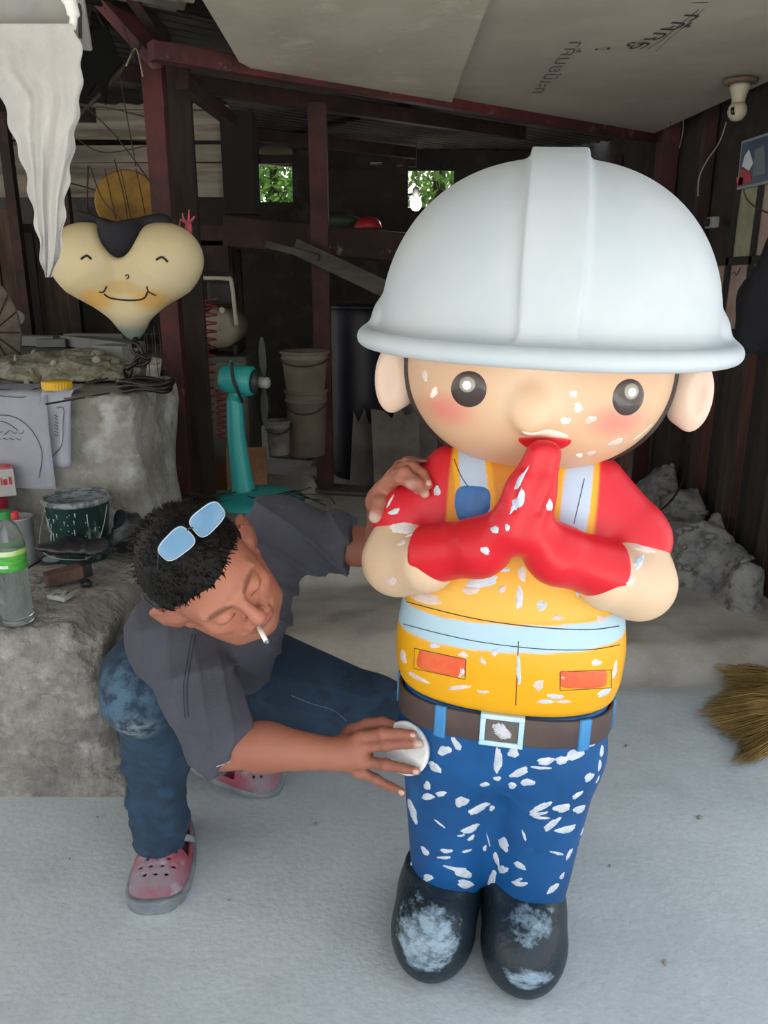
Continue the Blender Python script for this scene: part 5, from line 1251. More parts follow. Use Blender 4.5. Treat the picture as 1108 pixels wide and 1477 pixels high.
one('binding', lambda bm: bx(bm, (.03, .0, .0), (.05, .20, .075), Euler((0, 0, -.15)), bev=.02), MAT('binding', '#6b3a2c', .8), BRM)
one('broom_handle', lambda bm: tube(bm, [Vector((.04, 0, .0)), Vector((.9, .15, .06))], .012, 10), wd[0], BRM)
# security camera
p = on_z(1068, 122, 1.945); CC = mk('security_camera', 'cream bulb-shaped security camera under the ceiling corner', 'camera', p); crm = MAT('camera_cream', '#a39b86', .5)
one('mount_plate', lambda bm: (lathe(bm, [(.062, .014), (.058, .004), (.045, .0)], 28)), MAT('plate_tan', '#6d5d4b', .8, col2='#53453a', scale=9), CC, True)
one('camera_neck', lambda bm: lathe(bm, [(.034, .0), (.036, -.010), (.026, -.035), (.023, -.055), (.024, -.060)][::-1], 24), crm, CC, True)
one('camera_ball', lambda bm: lathe(bm, [(.001, -.122), (.018, -.118), (.030, -.104), (.034, -.088), (.031, -.072), (.022, -.060)], 28), crm, CC, True)
one('camera_lens', lambda bm: lathe(bm, [(.0145, .0), (.0145, .010), (.010, .012), (.001, .010)], 20, M=T_((-.016, -.022, -.089)) @ Matrix.Rotation(math.radians(35), 4, 'Z') @ Matrix.Rotation(math.radians(-98), 4, 'X') @ Matrix.Rotation(math.pi, 4, 'X')  @ Matrix.Rotation(math.pi, 4, 'X')), MAT('lens_black', '#141110', .2), CC, True)
# dangling wires
wm = MAT('wire_light', '#8b8782', .6)
for pts, Y, r_, m_, lab in (([(1048, 176), (1038, 205), (1020, 232), (1009, 255), (1007, 283)], 2.9, .003, wm, 'pale wire curling below the security camera'), ([(986, 170), (985, 190), (980, 214)], 3.0, .002, wm, 'short pale wire at the grey board edge'), ([(968, 175), (965, 200), (964, 212)], 3.1, .0015, brm, 'thin dark wire left of the short pale one'), ([(1072, 272), (1078, 288), (1092, 300), (1115, 310)], 2.75, .0028, MAT('wire_red', '#3a2020', .6), 'dark red wire under the framed picture'), ([(960, 205), (962, 225), (972, 255)], 3.2, .0015, wm, 'faint wire above the hat\'s right side')):
    Yw = on_x(pts[0][0], pts[0][1], 1.40).y if 'curling' in lab else (Y if 'red' in lab else on_z(pts[0][0], pts[0][1], 1.968).y)
    P = [at(x, y, Yw) for x, y in pts]; o = tag(one('wire', lambda bm: tube(bm, [q_ - P[0] for q_ in bez(P, 6)], r_, 5), m_, None, True), lab, 'wire'); o.location = P[0]
# framed picture (flat print)
PC = tag(mk('framed_picture', 'framed picture of blue, white and red shapes on the right wall', 'picture', on_x(1088, 232, 1.41)), None); PO = Vector(PC.location)
def qx(name, cs, x, t, m_, par):
    P = [on_x(a, b, 1.41) - PO for a, b in cs]
    def f(bm):
        A = [bm.verts.new((x - t/2, p.y, p.z)) for p in P]; B = [bm.verts.new((x + t/2, p.y, p.z)) for p in P]
        bm.faces.new(A); bm.faces.new(B[::-1]); n = len(P)
        for i in range(n): bm.faces.new((A[i], B[i], B[(i+1) % n], A[(i+1) % n]))
    return one(name, f, m_, par)
qx('picture_frame', [(1071, 204), (1150, 178), (1146, 256), (1064, 274)], .003, .012, MAT('frame_pale', '#8b8b90', .5), PC)
qx('print', [(1074, 207), (1150, 183), (1144, 252), (1067, 270)], -.006, .004, MAT('print_navy2', '#26354f', .4, col2='#35506b', scale=9), PC)
for cs, c in (([(1078, 225), (1084, 216), (1090, 235), (1084, 246), (1074, 240)], '#c9ccd2'), ([(1072, 244), (1086, 246), (1088, 262), (1068, 268)], '#a12a36'), ([(1093, 216), (1106, 210), (1108, 250), (1090, 256)], '#5f6d6d'), ([(1066, 256), (1076, 256), (1075, 268), (1067, 269)], '#c34a55')): qx('printed_shape', cs, -.009, .002, MAT('print_' + c[1:], c, .5), PC)
# small white socket box with round plug
p = on_x(1024, 321, 1.40); PG = mk('plug_socket', 'small white socket box with a round black plug on the right wall', 'socket', p)
one('box', lambda bm: bx(bm, (.01, 0, 0), (.03, .085, .045), bev=.005), MAT('socket_white', '#8f9092', .5), PG)
one('plug', lambda bm: lathe(bm, [(.016, 0), (.016, .02), (.010, .024)], 18, M=Euler((0, math.radians(-90), 0)).to_matrix().to_4x4()), barm, PG, True)
# dark jacket hanging at the right edge
def jacket():
    p = at(1118, 430, 2.45); s = Sculpt((-.14, -.12, -.22), (.16, .12, .26), .006)
    s.cone((.02, 0, .14), (.03, 0, -.10), .055, .085, .02); s.cone((.0, 0, .16), (-.06, 0, .0), .035, .045, .03); s.cone((-.06, 0, .0), (-.065, 0, -.12), .042, .040, .03); s.cone((.03, 0, .16), (.10, 0, .0), .04, .045, .03)
    N = Noise(10, 3); s.disp(lambda x, y, z: -.007*(1 - np.abs(np.sin(x*60 + 3*N(x, y, z, 12))))**2 + .003*N(x, y, z, 30)); o = link('jacket', s.mesh('jacket'), MAT('jacket_navy', '#0a0b11', .95, bump=.4, bscale=200), None, True); o.location = p; tag(o, 'dark navy jacket hanging at the right edge', 'jacket')
jacket()
# ================================================================== THE MAN
BASE = Vector((-.42, 1.55, 0))
MAN = empty('person', BASE, label='squatting man in dark grey T-shirt and faded jeans, sanding the statue, cigarette in mouth', cat='person')
MI = Matrix.Translation(-BASE)
skin = MAT('skin', '#a0664e', .5, attr=True, bump=.25, bscale=260, spec=.4, col2=None)
skin.node_tree.nodes['Principled BSDF'].inputs['Subsurface Weight'].default_value = .06
skin.node_tree.nodes['Principled BSDF'].inputs['Subsurface Radius'].default_value = (.01, .004, .002)
V3 = lambda v: np.array(v, float)
# --- head frame
aT, rl, yw = math.radians(50), math.radians(35), math.radians(18)
Bv = -_F
upv = -math.sin(rl)*math.cos(aT)*_R + math.cos(rl)*math.cos(aT)*_U + math.sin(aT)*Bv
f0 = math.sin(rl)*math.sin(aT)*_R - math.cos(rl)*math.sin(aT)*_U + math.cos(aT)*Bv
l0 = math.cos(rl)*_R + math.sin(rl)*_U
fw = math.cos(yw)*f0 + math.sin(yw)*l0; lf = math.cos(yw)*l0 - math.sin(yw)*f0
HS = 1.08; HC = V3(at(305, 832, 1.29)); HM = np.stack([lf, fw, upv])      # rows: his left, forward, up
def hp(x, y, z): return HC + HS * (x*lf + y*fw + z*upv)
def hloc(P): return ((P - HC) @ HM.T) / HS
# --- joints
RS = V3(at(250, 918, 1.42)); RE = V3(at(322, 1072, 1.27)); LS = V3(at(405, 772, 1.62)); LE = V3(at(563, 795, 1.60))
NB = V3(at(325, 858, 1.49)); CH = V3(at(312, 880, 1.60)); PV = np.array([-.50, 1.82, .34])
nrm = np.array([.80, -.55, -.15]); nrm /= np.linalg.norm(nrm)
# sanding pad pressed on the statue's thigh
nP = -.60*_R + .02*_U + .80*Bv; nP /= np.linalg.norm(nP)
d_ = ray(586, 1079); best = None
for i in range(400):
    p = V3(CAMP) + d_ * (1.15 + i * .001) / d_[1]; h_ = B_tro.find_nearest(Vector(p))
    if h_[3] < .014: best = p; break
PADC = best if best is not None else V3(at(586, 1079, 1.33))
def padpt(px, py, off):
    d = ray(px, py); q = V3(CAMP); t = ((PADC + nP*off - q) @ nP) / (d @ nP); return q + d*t
RW = V3(at(486, 1088, padpt(520, 1088, .045)[1] - .005))
fA = [padpt(521, 1064, .040), padpt(553, 1058, .034), padpt(577, 1058, .024), padpt(596, 1060, .017)]
fB = [padpt(524, 1078, .044), padpt(558, 1074, .036), padpt(585, 1072, .025), padpt(605, 1073, .017)]
fC = [padpt(525, 1098, .042), padpt(557, 1103, .034), padpt(582, 1108, .024), padpt(601, 1112, .017)]
fD = [padpt(519, 1112, .034), padpt(543, 1124, .026), padpt(562, 1134, .018), padpt(581, 1142, .014)]
fT = [padpt(508, 1056, .020), padpt(530, 1046, .010), padpt(552, 1043, .004), padpt(566, 1046, .0)]
rF = [.0115, .0102, .0092, .0078]
# left hand on the statue's shoulder
def tip(px, py, off=.009):
    s_ = shoot(B_tor, px, py)
    if s_ is None: return V3(at(px, py, 1.30))
    return V3(s_[0] + s_[1] * off)
t1, t2, t3, t4 = tip(606, 708), tip(616, 713), tip(622, 700), tip(619, 665, .008)
Yt = t1[1]
print('TIPS', t1, t2, t3, t4, 'PADC', PADC)
LW = V3(at(549, 724, Yt + .085))
k1, k2, k3, k4 = V3(at(561, 697, Yt + .045)), V3(at(567, 687, Yt + .045)), V3(at(575, 678, Yt + .055)), V3(at(577, 672, Yt + .075))
gI = [k1, V3(at(578, 690, Yt + .012)), V3(at(594, 698, Yt - .010)), t1]
gM = [k2, V3(at(584, 682, Yt + .012)), V3(at(603, 697, Yt - .008)), t2]
gR = [k3, V3(at(593, 672, Yt + .030)), V3(at(610, 683, Yt + .012)), t3]
gP = [k4, V3(at(590, 664, Yt + .060)), V3(at(604, 661, Yt + .045)), t4]
gT = [V3(at(551, 712, Yt + .060)), V3(at(549, 726, Yt + .035)), V3(at(545, 738, Yt + .025)), V3(at(541, 746, Yt + .022))]
def body():
    h = .0033
    s = Sculpt((-.78, 1.08, .22), (.16, 2.0, .98), h)
    # torso core, hidden under the shirt
    s.cone(PV, CH, .10, .105, .02); s.cone(CH, NB, .10, .06, .04); s.cone(RS, NB, .05, .055, .04); s.cone(LS, NB, .05, .055, .04)
    # neck
    s.cone(NB, hp(0, -.035, -.055), .060, .056, .03)
    # arms
    e2 = (RE + RW) / 2
    s.cone(RS, RE, .052, .044, .02); s.cone(RE, RE*.62 + RW*.38, .044, .042, .02); s.cone(RE*.62 + RW*.38, RW, .042, .0275, .02, sq=(_U, 1.0))
    s.cone(LS, LE, .050, .041, .02); s.cone(LE, LE*.6 + LW*.4, .042, .038, .02); s.cone(LE*.6 + LW*.4, LW, .038, .026, .02)
    # right hand: back of the hand as four metacarpals, then fingers
    pk = nP
    for f, r_ in ((fA, 1.0), (fB, 1.02), (fC, .98), (fD, .86)):
        s.cone(RW + (f[0] - RW) * .12, f[0], .0175, .0125 * r_, .012)
    s.cone(RW - .0*pk, (fA[0]+fD[0])/2 - pk*.006, .024, .020, .015)
    for f, r_ in ((fA, 1.0), (fB, 1.04), (fC, .98), (fD, .86)): s.chain(f, [q*r_ for q in rF], .003)
    for f in (fA, fB, fC, fD):
        s.ell(f[0] + pk*.004, (.0125,)*3, .008); s.ell(f[1] + pk*.0015, (.0112,)*3 if f is not fD else (.0095,)*3, .005)
    s.cone(RW + (fT[0]-RW)*.2, fT[0], .018, .016, .012); s.chain(fT, [.0145, .0125, .0115, .0095], .004)
    # left hand
    for f, r_ in ((gI, 1.0), (gM, 1.02), (gR, .98), (gP, .88)):
        s.cone(LW + (f[0] - LW) * .12, f[0], .0175, .0128 * r_, .012); s.chain(f, [q*r_ for q in rF], .003)
        s.ell(f[1], (.0108*r_,)*3, .004)
    s.cone(LW, gT[0], .021, .0175, .014); s.chain(gT, [.0165, .0140, .0128, .0110], .004)
    # ---- head
    def E(c, r, k=.01, op='u'): s.ell(hp(*c), [q*HS for q in r], k*HS, op, HM)
    def C(a, b, ra, rb, k=.008, op='u'): s.cone(hp(*a), hp(*b), ra*HS, rb*HS, k*HS, op)
    E((0, .000, .030), (.075, .082, .086), 0); E((0, .022, -.028), (.064, .066, .082), .03)
    E((0, .040, -.072), (.050, .044, .038), .03); E((0, .064, -.098), (.022, .020, .017), .025)
    for g in (-1, 1):
        C((g*.062, .0, -.035), (g*.040, .045, -.088), .018, .016, .025)                # jaw line
        E((g*.043, .060, -.020), (.020, .018, .017), .02)                                # cheekbone
        C((g*.012, .088, .024), (g*.050, .068, .022), .0085, .0080, .014)                 # brow ridge
        E((g*.031, .096, .002), (.019, .012, .0125), .012, 's')                           # socket
        E((g*.031, .0755, .0015), (.0165, .0145, .0125), .006)                            # closed lid over the eye
        C((g*.018, .0895, -.0065), (g*.044, .0825, -.0055), .0016, .0016, .003, 's')       # lid line
        C((g*.017, .0925, .0105), (g*.045, .084, .0115), .0014, .0014, .004, 's')          # upper fold
        E((g*.0125, .098, -.029), (.0085, .0095, .0075), .006)                            # nostril wing
        E((g*.007, .104, -.0365), (.0035, .0045, .003), .003, 's')
        C((g*.019, .094, -.031), (g*.030, .082, -.057), .0020, .0020, .008, 's')           # fold beside the mouth
        # ear
        em = np.array([[g*.75, .66, 0], [g*.66, -.75, 0], [0, .10, 1.0]]); em = em / np.linalg.norm(em, axis=1)[:, None]
        s.ell(hp(g*.091, -.010, .000), [.0065*HS, .0235*HS, .035*HS], .008, 'u', em @ HM)
        s.ell(hp(g*.098, -.002, .001), [.0050*HS, .0135*HS, .022*HS], .004, 's', em @ HM)
        C((g*.103, -.024, .018), (g*.103, -.022, -.016), .0038, .0034, .004); C((g*.102, -.022, .022), (g*.090, .004, .030), .0040, .0038, .004)
        C((g*.078, .002, .0), (g*.090, -.008, .0), .016, .012, .01)
        E((g*.078, .006, -.028), (.006, .008, .010), .004)
    C((0, .088, .018), (0, .108, -.016), .0075, .0105, .010); E((0, .112, -.022), (.0125, .0115, .0105), .006)     # nose
    C((-.019, .086, -.0555), (.019, .086, -.0555), .0062, .0062, .006); C((-.016, .086, -.0665), (.016, .086, -.0665), .0070, .0070, .006)
    C((-.024, .093, -.0610), (.024, .093, -.0610), .0014, .0014, .003, 's'); C((0, .101, -.043), (0, .096, -.050), .0022, .0022, .004, 's')
    C((-.012, .0905, -.078), (.012, .0905, -.078), .0030, .0030, .008, 's')
    N = Noise(9, 4); s.disp(lambda x, y, z: .0005 * N(x, y, z, 90))
    def col(V):
        c = np.tile(np.array(lin('#9c6350')), (len(V), 1)); L = hloc(V.astype(float)); x, y, z = L.T
        inh = (np.linalg.norm(L, axis=1) < .14)
        c = mixc(c, '#b0735a', inh * sstep(.03, .07, y) * .6)
        lips = sstep(1.2, .8, np.hypot(x / .026, (z + .0615) / .0135)) * (y > .078) * inh; c = mixc(c, '#8a4a40', lips * .7)
        for g in (-1, 1):
            m = sstep(.0058, .0036, np.abs(z - .0215 - .004 * (1 - ((np.abs(x) - .03) / .02) ** 2))) * sstep(.010, .014, g*x) * sstep(.054, .047, g*x) * (y > .06) * inh
            c = mixc(c, '#3a241c', m * .6)
            m = sstep(.0022, .0012, np.hypot(0, z + .0062)) * sstep(.016, .019, g*x) * sstep(.047, .043, g*x) * (y > .07) * inh; c = mixc(c, '#3a221a', m * .8)
        st = sstep(-.05, -.07, z) * (y > .03) * inh; c = mixc(c, '#7a5244', st * .35)
        N2 = Noise(12, 77); c = mixc(c, '#6f4336', sstep(.1, .7, N2(V[:, 0], V[:, 1], V[:, 2], 35)) * .35)
        # dust on the fingers
        for p, rr in ((t1, .012), (gI[2], .012), (t2, .012), (gT[3], .017), (fB[3], .014), (fA[3], .009), (fC[3], .009)):
            d = np.linalg.norm(V - p[None], axis=1); c = mixc(c, '#cdbcb2', sstep(rr, rr * .55, d) * .62)
        return c
    return s.mesh('body', col, MI)
BODY = link('body', body(), skin, MAN, True)
# nails
nailm = MAT('nail', '#c99f90', .35)
def nail(p, q, up_):
    d = (Vector(p) - Vector(q)).normalized(); u = Vector(up_); u = (u - d * u.dot(d)).normalized(); s_ = d.cross(u)
    M = Matrix((( s_.x, d.x, u.x, 0), (s_.y, d.y, u.y, 0), (s_.z, d.z, u.z, 0), (0, 0, 0, 1)))
    def f(bm):
        r = bmesh.ops.create_uvsphere(bm, u_segments=12, v_segments=8, radius=1)
        for v in r['verts']: v.co = Vector(p) - BASE + u * .0052 - d * .0005 + (M.to_3x3() @ Vector((v.co.x * .0052, v.co.y * .0068, v.co.z * .0028)))
    one('nail', f, nailm, BODY, True)
for f in (fA, fB, fC, fD): nail(f[3], f[2], nP)
for f in (gI, gM, gR): nail(f[3], f[2], -_F + .5*_U)
nail(gT[3], gT[2], Bv)

# --- shirt
shirtm = MAT('shirt_charcoal', '#4a4b55', .95, col2='#43434c', scale=5, bump=.5, bscale=320, col3='#6a6a70', scale3=14, lo3=.63, hi3=.8)
dA = (RE - RS) / np.linalg.norm(RE - RS)
def fold(a, b, r, amp):   # a raised crease
    return (a, b, r, amp)
def shirt():
    s = Sculpt((-.80, 1.10, .20), (.05, 2.05, .92), .0042)
    s.cone(PV + [0, 0, .02], CH, .150, .135, .05); s.cone(CH, NB + [-.02, .05, -.04], .135, .085, .05, sq=(nrm, .9))
    s.cone(RS, NB + [0, .02, -.02], .076, .072, .05); s.cone(LS, NB + [0, .02, -.02], .072, .072, .05)
    s.cone(RS, CH + nrm*.02, .075, .11, .05); s.cone(LS, CH + nrm*.02, .070, .11, .05)
    Q = CH*.5 + PV*.5; s.cone(Q + nrm*.03, CH + nrm*.03, .115, .11, .05)
    B1 = V3(at(352, 965, 1.52)); s.cone(V3(at(340, 900, 1.50)), B1, .075, .055, .05)     # loose front hanging between arm and thigh
    SRend = RS + (RE - RS) * .97
    s.cone(RS, SRend, .076, .066, .03)
    SLend = LS + (LE - LS) * .60
    s.cone(LS, SLend, .068, .062, .03)
    # cut sleeve ends flat
    def cutp(p, n, rad):
        n = n / np.linalg.norm(n)
        s.put(p - rad, p + rad, lambda x, y, z: (x-p[0])*n[0] + (y-p[1])*n[1] + (z-p[2])*n[2], .004, 'i', pad=0)
    dr = (RE - RS) * .8 + np.array([.10, 0, -.02]); cutp(SRend + dr/np.linalg.norm(dr)*.035, dr, .075)
    cutp(SLend + [.005, 0, 0], LE - LS, .085)
    # neck opening
    s.cone(NB + [0, -.0, .0], hp(0, -.03, -.06) , .068, .074, .008, 's')
    # creases
    N = Noise(12, 14); N3 = Noise(9, 19)
    def d(x, y, z):
        t = (x * .5 + y * .2 + z * .9); w_ = N(x, y, z, 13)
        a = np.abs(np.sin(t * 44 + 3.6 * w_)); b = np.abs(np.sin((x*.9 - z*.5 + y*.3) * 52 + 3.5 * N3(x, y, z, 14)))
        arm = sstep(.68, .52, z)
        return -.011 * (1 - a) ** 2.0 * np.clip(.5 + 1.2*N3(x, y, z, 7), 0, 1.4) * (1 + .6*arm) - .008 * (1 - b) ** 2.2 * np.clip(.4 + N(y, z, x, 8), 0, 1) + .003 * N(x, y, z, 26)
    s.disp(d)
    return s.mesh('t_shirt', None, MI)
SHIRT = link('t_shirt', shirt(), shirtm, MAN, True); tag(SHIRT, 'dark charcoal T-shirt with elbow-length sleeves')
# stitched seam on the sleeve and pale hem thread
def surf_line(bv, pts, r, n=8, lift=.0005):
    P = []
    for p in bez([(x, y, 0) for x, y in pts], n):
        h_ = shoot(bv, p.x, p.y)
        if h_: P.append(h_[0] + h_[1]*lift - BASE)
    return P
BS = bvh_of([SHIRT]); seamc = MAT('seam_grey', '#33343c', .95)
def seam(nm, par, bv, pts, r_, m_, lift=.0004):
    P = surf_line(bv, pts, r_, 8, lift)
    if len(P) > 2: one(nm, lambda bm: tube(bm, P, r_, 4), m_, par, True)
seam('sleeve_seam', SHIRT, BS, [(282, 915), (276, 950), (270, 990), (272, 1035)], .0013, seamc); seam('sleeve_seam', SHIRT, BS, [(277, 915), (271, 950), (265, 990), (267, 1035)], .0009, seamc)
seam('hem_thread', SHIRT, BS, [(312, 1105), (326, 1100), (341, 1092)], .0014, MAT('thread_pale', '#a5a4a6', .9), .001)
# --- jeans
jeanm = MAT('denim', '#2c3f52', .9, attr=True, bump=.6, bscale=380, col2='#27384a', scale=30, lo=.45, hi=.6)
RH = np.array([-.555, 1.76, .33]); LH = np.array([-.42, 1.86, .33])
RK = V3(at(204, 992, 1.43)); RA = V3(at(228, 1185, 1.50)); LK = V3(at(540, 1022, 1.63)); LA = np.array([-.37, 1.80, .15])
def jeans():
    s = Sculpt((-.80, 1.32, .02), (.12, 2.05, .62), .0042)
    s.cone(RH, LH, .130, .130, .03); s.cone(RH + [0, -.02, 0], RK, .125, .074, .03); s.ell(RK + [.0, -.01, -.01], (.072, .072, .082), .03)
    m = RK*.5 + RA*.5 + np.array([.01, .035, 0]); s.cone(RK, m, .070, .066, .02); s.cone(m, RA, .064, .054, .02)
    s.cone(RA + [.005, 0, .03], RA + [.012, 0, .0], .061, .058, .015)
    s.cone(RA, RA + [0, .0, -.055], .054, .054, .015); s.put(RA - .09, RA + .09, lambda x, y, z: (RA[2] - .055) - z + 0*x + 0*y, .004, 'i', pad=0)
    s.cone(LH + [0, -.0, 0], LK, .128, .072, .03); s.ell(LK + [-.01, 0, 0], (.074, .074, .070), .03)
    m2 = LK*.5 + LA*.5 + np.array([0, .03, .01]); s.cone(LK, m2, .066, .066, .02); s.cone(m2, LA, .066, .054, .02)
    # bunched denim rings
    for t, o in ((.42, .006), (.55, -.006), (.68, .01), (.80, -.004), (.90, .006)):
        p = RK*(1-t) + RA*t + np.array([o, .012, 0]); s.cone(p + [-.035, -.03, .006], p + [.03, -.035, -.008], .020, .022, .02)
    N = Noise(12, 24)
    s.disp(lambda x, y, z: -.004 * (1 - np.abs(np.sin(z * 42 + 3.5 * N(x, y, z, 11)))) ** 3 + .002 * N(x, y, z, 30))
    def col(V):
        x, y, z = V.T.astype(float); c = np.tile(np.array(lin('#2b4258')), (len(V), 1))
        d = np.linalg.norm(V - (RK + [.0, -.06, .02])[None], axis=1); N4 = Noise(12, 41)
        c = mixc(c, '#516b7e', sstep(.15, .03, d + .015*N4(x, y, z, 20)) * .75)
        q = V - V3(at(196, 1045, 1.37))[None]; dd = np.sqrt((q[:, 0]/1.0)**2 + (q[:, 1]/1.4)**2 + (q[:, 2]/1.0)**2)
        c = mixc(c, '#8d9a9e', sstep(.052, .020, dd + .004*N4(x, y, z, 45)) * .62)
        d = np.linalg.norm(V - LK[None], axis=1); c = mixc(c, '#4a5f70', sstep(.10, .04, d) * .4)
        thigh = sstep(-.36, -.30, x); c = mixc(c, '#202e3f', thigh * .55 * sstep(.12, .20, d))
        c = mixc(c, '#4f6678', sstep(.35, .8, N4(x, y, z*.4, 26)) * .35)
        return c
    return s.mesh('jeans', col, MI)
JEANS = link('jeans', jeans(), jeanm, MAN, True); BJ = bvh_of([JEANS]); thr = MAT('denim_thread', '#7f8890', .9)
seam('inseam', JEANS, BJ, [(420, 1003), (450, 1015), (480, 1024), (500, 1040)], .0009, thr); tag(JEANS, 'faded blue jeans, right knee worn pale and dusty')

# --- clogs
clogr = MAT('clog_red', '#a04a58', .7, col2='#8d7f86', scale=9, lo=.40, hi=.66, bump=.3, bscale=60, col3='#a9a3a8', scale3=26, lo3=.55, hi3=.75)
clogg = MAT('clog_grey', '#767b80', .8, col2='#8f9497', scale=14, bump=.6, bscale=70)
holem = MAT('clog_inside', '#32191d', .9)
def clog_mesh():
    L_, W_ = .137, .055
    def outline(x, y):  # >0 outside
        w_ = .049 + .006 * np.clip(y / .12, -1, 1) - .004*np.clip(-y/.1, 0, 1)
        return ((np.abs(x) / w_) ** 2.8 + (np.abs(y) / L_) ** 2.8) ** (1/2.8)
    s = Sculpt((-.07, -.15, -.01), (.07, .15, .11), .0027)
    def up_(x, y, z):
        top = .064 - .022 * sstep(.02, .13, y) + 0*x
        q = (outline(x * 1.02, y) ** 3 + (np.clip(z, 0, 1) / top) ** 3) ** (1/3); return (q - 1) * .045
    s.put((-.07, -.15, 0), (.07, .15, .1), up_, 0)
    s.put((-.07, -.15, -.1), (.07, .15, .2), lambda x, y, z: .010 - z + 0*x + 0*y, .003, 'i', pad=.1)
    def inn(x, y, z):
        top = .056 - .020 * sstep(.02, .13, y) + 0*x
        q = (outline(x * 1.16, y * 1.05) ** 3 + (np.clip(z, 0, 1) / top) ** 3) ** (1/3); return (q - 1) * .045
    s.put((-.07, -.15, 0), (.07, .15, .1), lambda x, y, z: np.maximum(inn(x, y, z), .018 - z), .001, 's')
    s.put((-.07, -.15, .0), (.07, .15, .2), lambda x, y, z: np.maximum(np.maximum(y - (.012 - .25*np.abs(x)*0 + 6*x*x), .034 - z), 0*x-1), .004, 's', pad=.0)
    for r_, (yy, xs) in enumerate(((.032, (-.026, -.009, .009, .026)), (.050, (-.018, 0, .018)), (.066, (-.027, -.009, .010, .027)), (.082, (-.018, 0, .018)))):
        for x_ in xs: s.cone((x_, yy, .03), (x_, yy + .006, .09), .0033, .0033, .001, 's')
    return s.mesh('upper')
def sole_mesh():
    s = Sculpt((-.07, -.155, -.012), (.07, .155, .035), .003)
    def f(x, y, z):
        w_ = .0525 + .006 * np.clip(y / .12, -1, 1) - .004*np.clip(-y/.1, 0, 1)
        q = ((np.abs(x) / w_) ** 2.8 + (np.abs(y) / .143) ** 2.8) ** (1/2.8)
        top = .016 + .010 * sstep(.09, .14, y) + .006 * sstep(-.08, -.13, y)
        return np.maximum((q - 1) * .05, np.maximum(z - top, -.002 - z))
    s.put((-.07, -.15, -.01), (.07, .15, .04), f, 0)
    for i in range(9): s.cone((-.08, -.12 + i*.03, -.003), (.08, -.12 + i*.03, -.003), .004, .004, .001, 's')
    return s.mesh('sole')
UPM, SOM = clog_mesh(), sole_mesh()
def heelstrap(bm):
    P = [Vector((.051*math.cos(a), -.012 + .026*math.sin(a), .050 + .026*math.sin(a))) for a in [math.pi*i/20 for i in range(21)]]
    A = []
    for p in P:
        n_ = Vector((p.x*8, .25, .35)).normalized()
        A.append([bm.verts.new(p + n_*dx + Vector((0, 0, dz))) for dx, dz in ((-.002, -.008), (.002, -.008), (.002, .008), (-.002, .008))])
    for a, b in zip(A, A[1:]):
        for i in range(4): bm.faces.new((a[i], a[(i+1) % 4], b[(i+1) % 4], b[i]))
    bm.faces.new(A[0]); bm.faces.new(A[-1][::-1])
def clog(M, lab, CW=1.28):
    so = link('clog', SOM if not SOM.users else SOM, None, MAN); so.data.materials.clear(); so.data.materials.append(clogg)
    so.matrix_local = Matrix.Translation(-BASE) @ M @ Matrix.Diagonal((CW, 1.02, 1.15, 1)); tag(so, lab)
    u = link('clog_upper', UPM, None, so); u.data.materials.clear(); u.data.materials.append(clogr)
    one('heel_strap', heelstrap, clogg, so, True)
    fl = one('footbed', lambda bm: lathe(bm, [(1, .0155), (1, .0175)], 24, M=Matrix.Diagonal((.046, .125, 1, 1))), holem, so)
    return so
toe = on_z(219, 1318, .0); heel = on_z(224, 1222, .0)
yawc = math.atan2(-(toe.x - heel.x), (toe.y - heel.y))
def place(toe_, dirv, roll=0, up=(0, 0, 1)):
    y = Vector(dirv).normalized(); z = Vector(up); z = (z - y*z.dot(y)).normalized(); x = y.cross(z)
    c = Vector(toe_) - y * .140
    return Matrix(((x.x, y.x, z.x, c.x), (x.y, y.y, z.y, c.y), (x.z, y.z, z.z, c.z), (0, 0, 0, 1)))
CL1 = clog(place((toe.x, toe.y, .002), (.05, -1, 0)), 'dusty red clog with grey sole, flat on the floor')
t_ = on_z(398, 1142, .004)
CL2 = clog(place((t_.x + .01, t_.y + .02, .004), (.93, -.12, -.30), up=(-.15, -.35, 1)), 'dusty red clog raised on its toe behind the forearm', 1.1)
# feet inside: socks of skin closing the gap between jeans and clog
def foot(M):
    s = Sculpt((-.06, -.14, -.0), (.06, .12, .16), .005); s.cone((0, -.075, .045), (0, .03, .035), .038, .034, .02); s.cone((0, -.075, .05), (0, -.072, .12), .036, .038, .02)
    o = link('foot', s.mesh('foot'), MAT('foot_skin', '#7c4c3c', .6), MAN); o.matrix_local = Matrix.Translation(-BASE) @ M; return o
foot(place((toe.x, toe.y, .012), (.05, -1, 0))); foot(place((t_.x + .01, t_.y + .02, .014), (.93, -.12, -.30), up=(-.15, -.35, 1)))

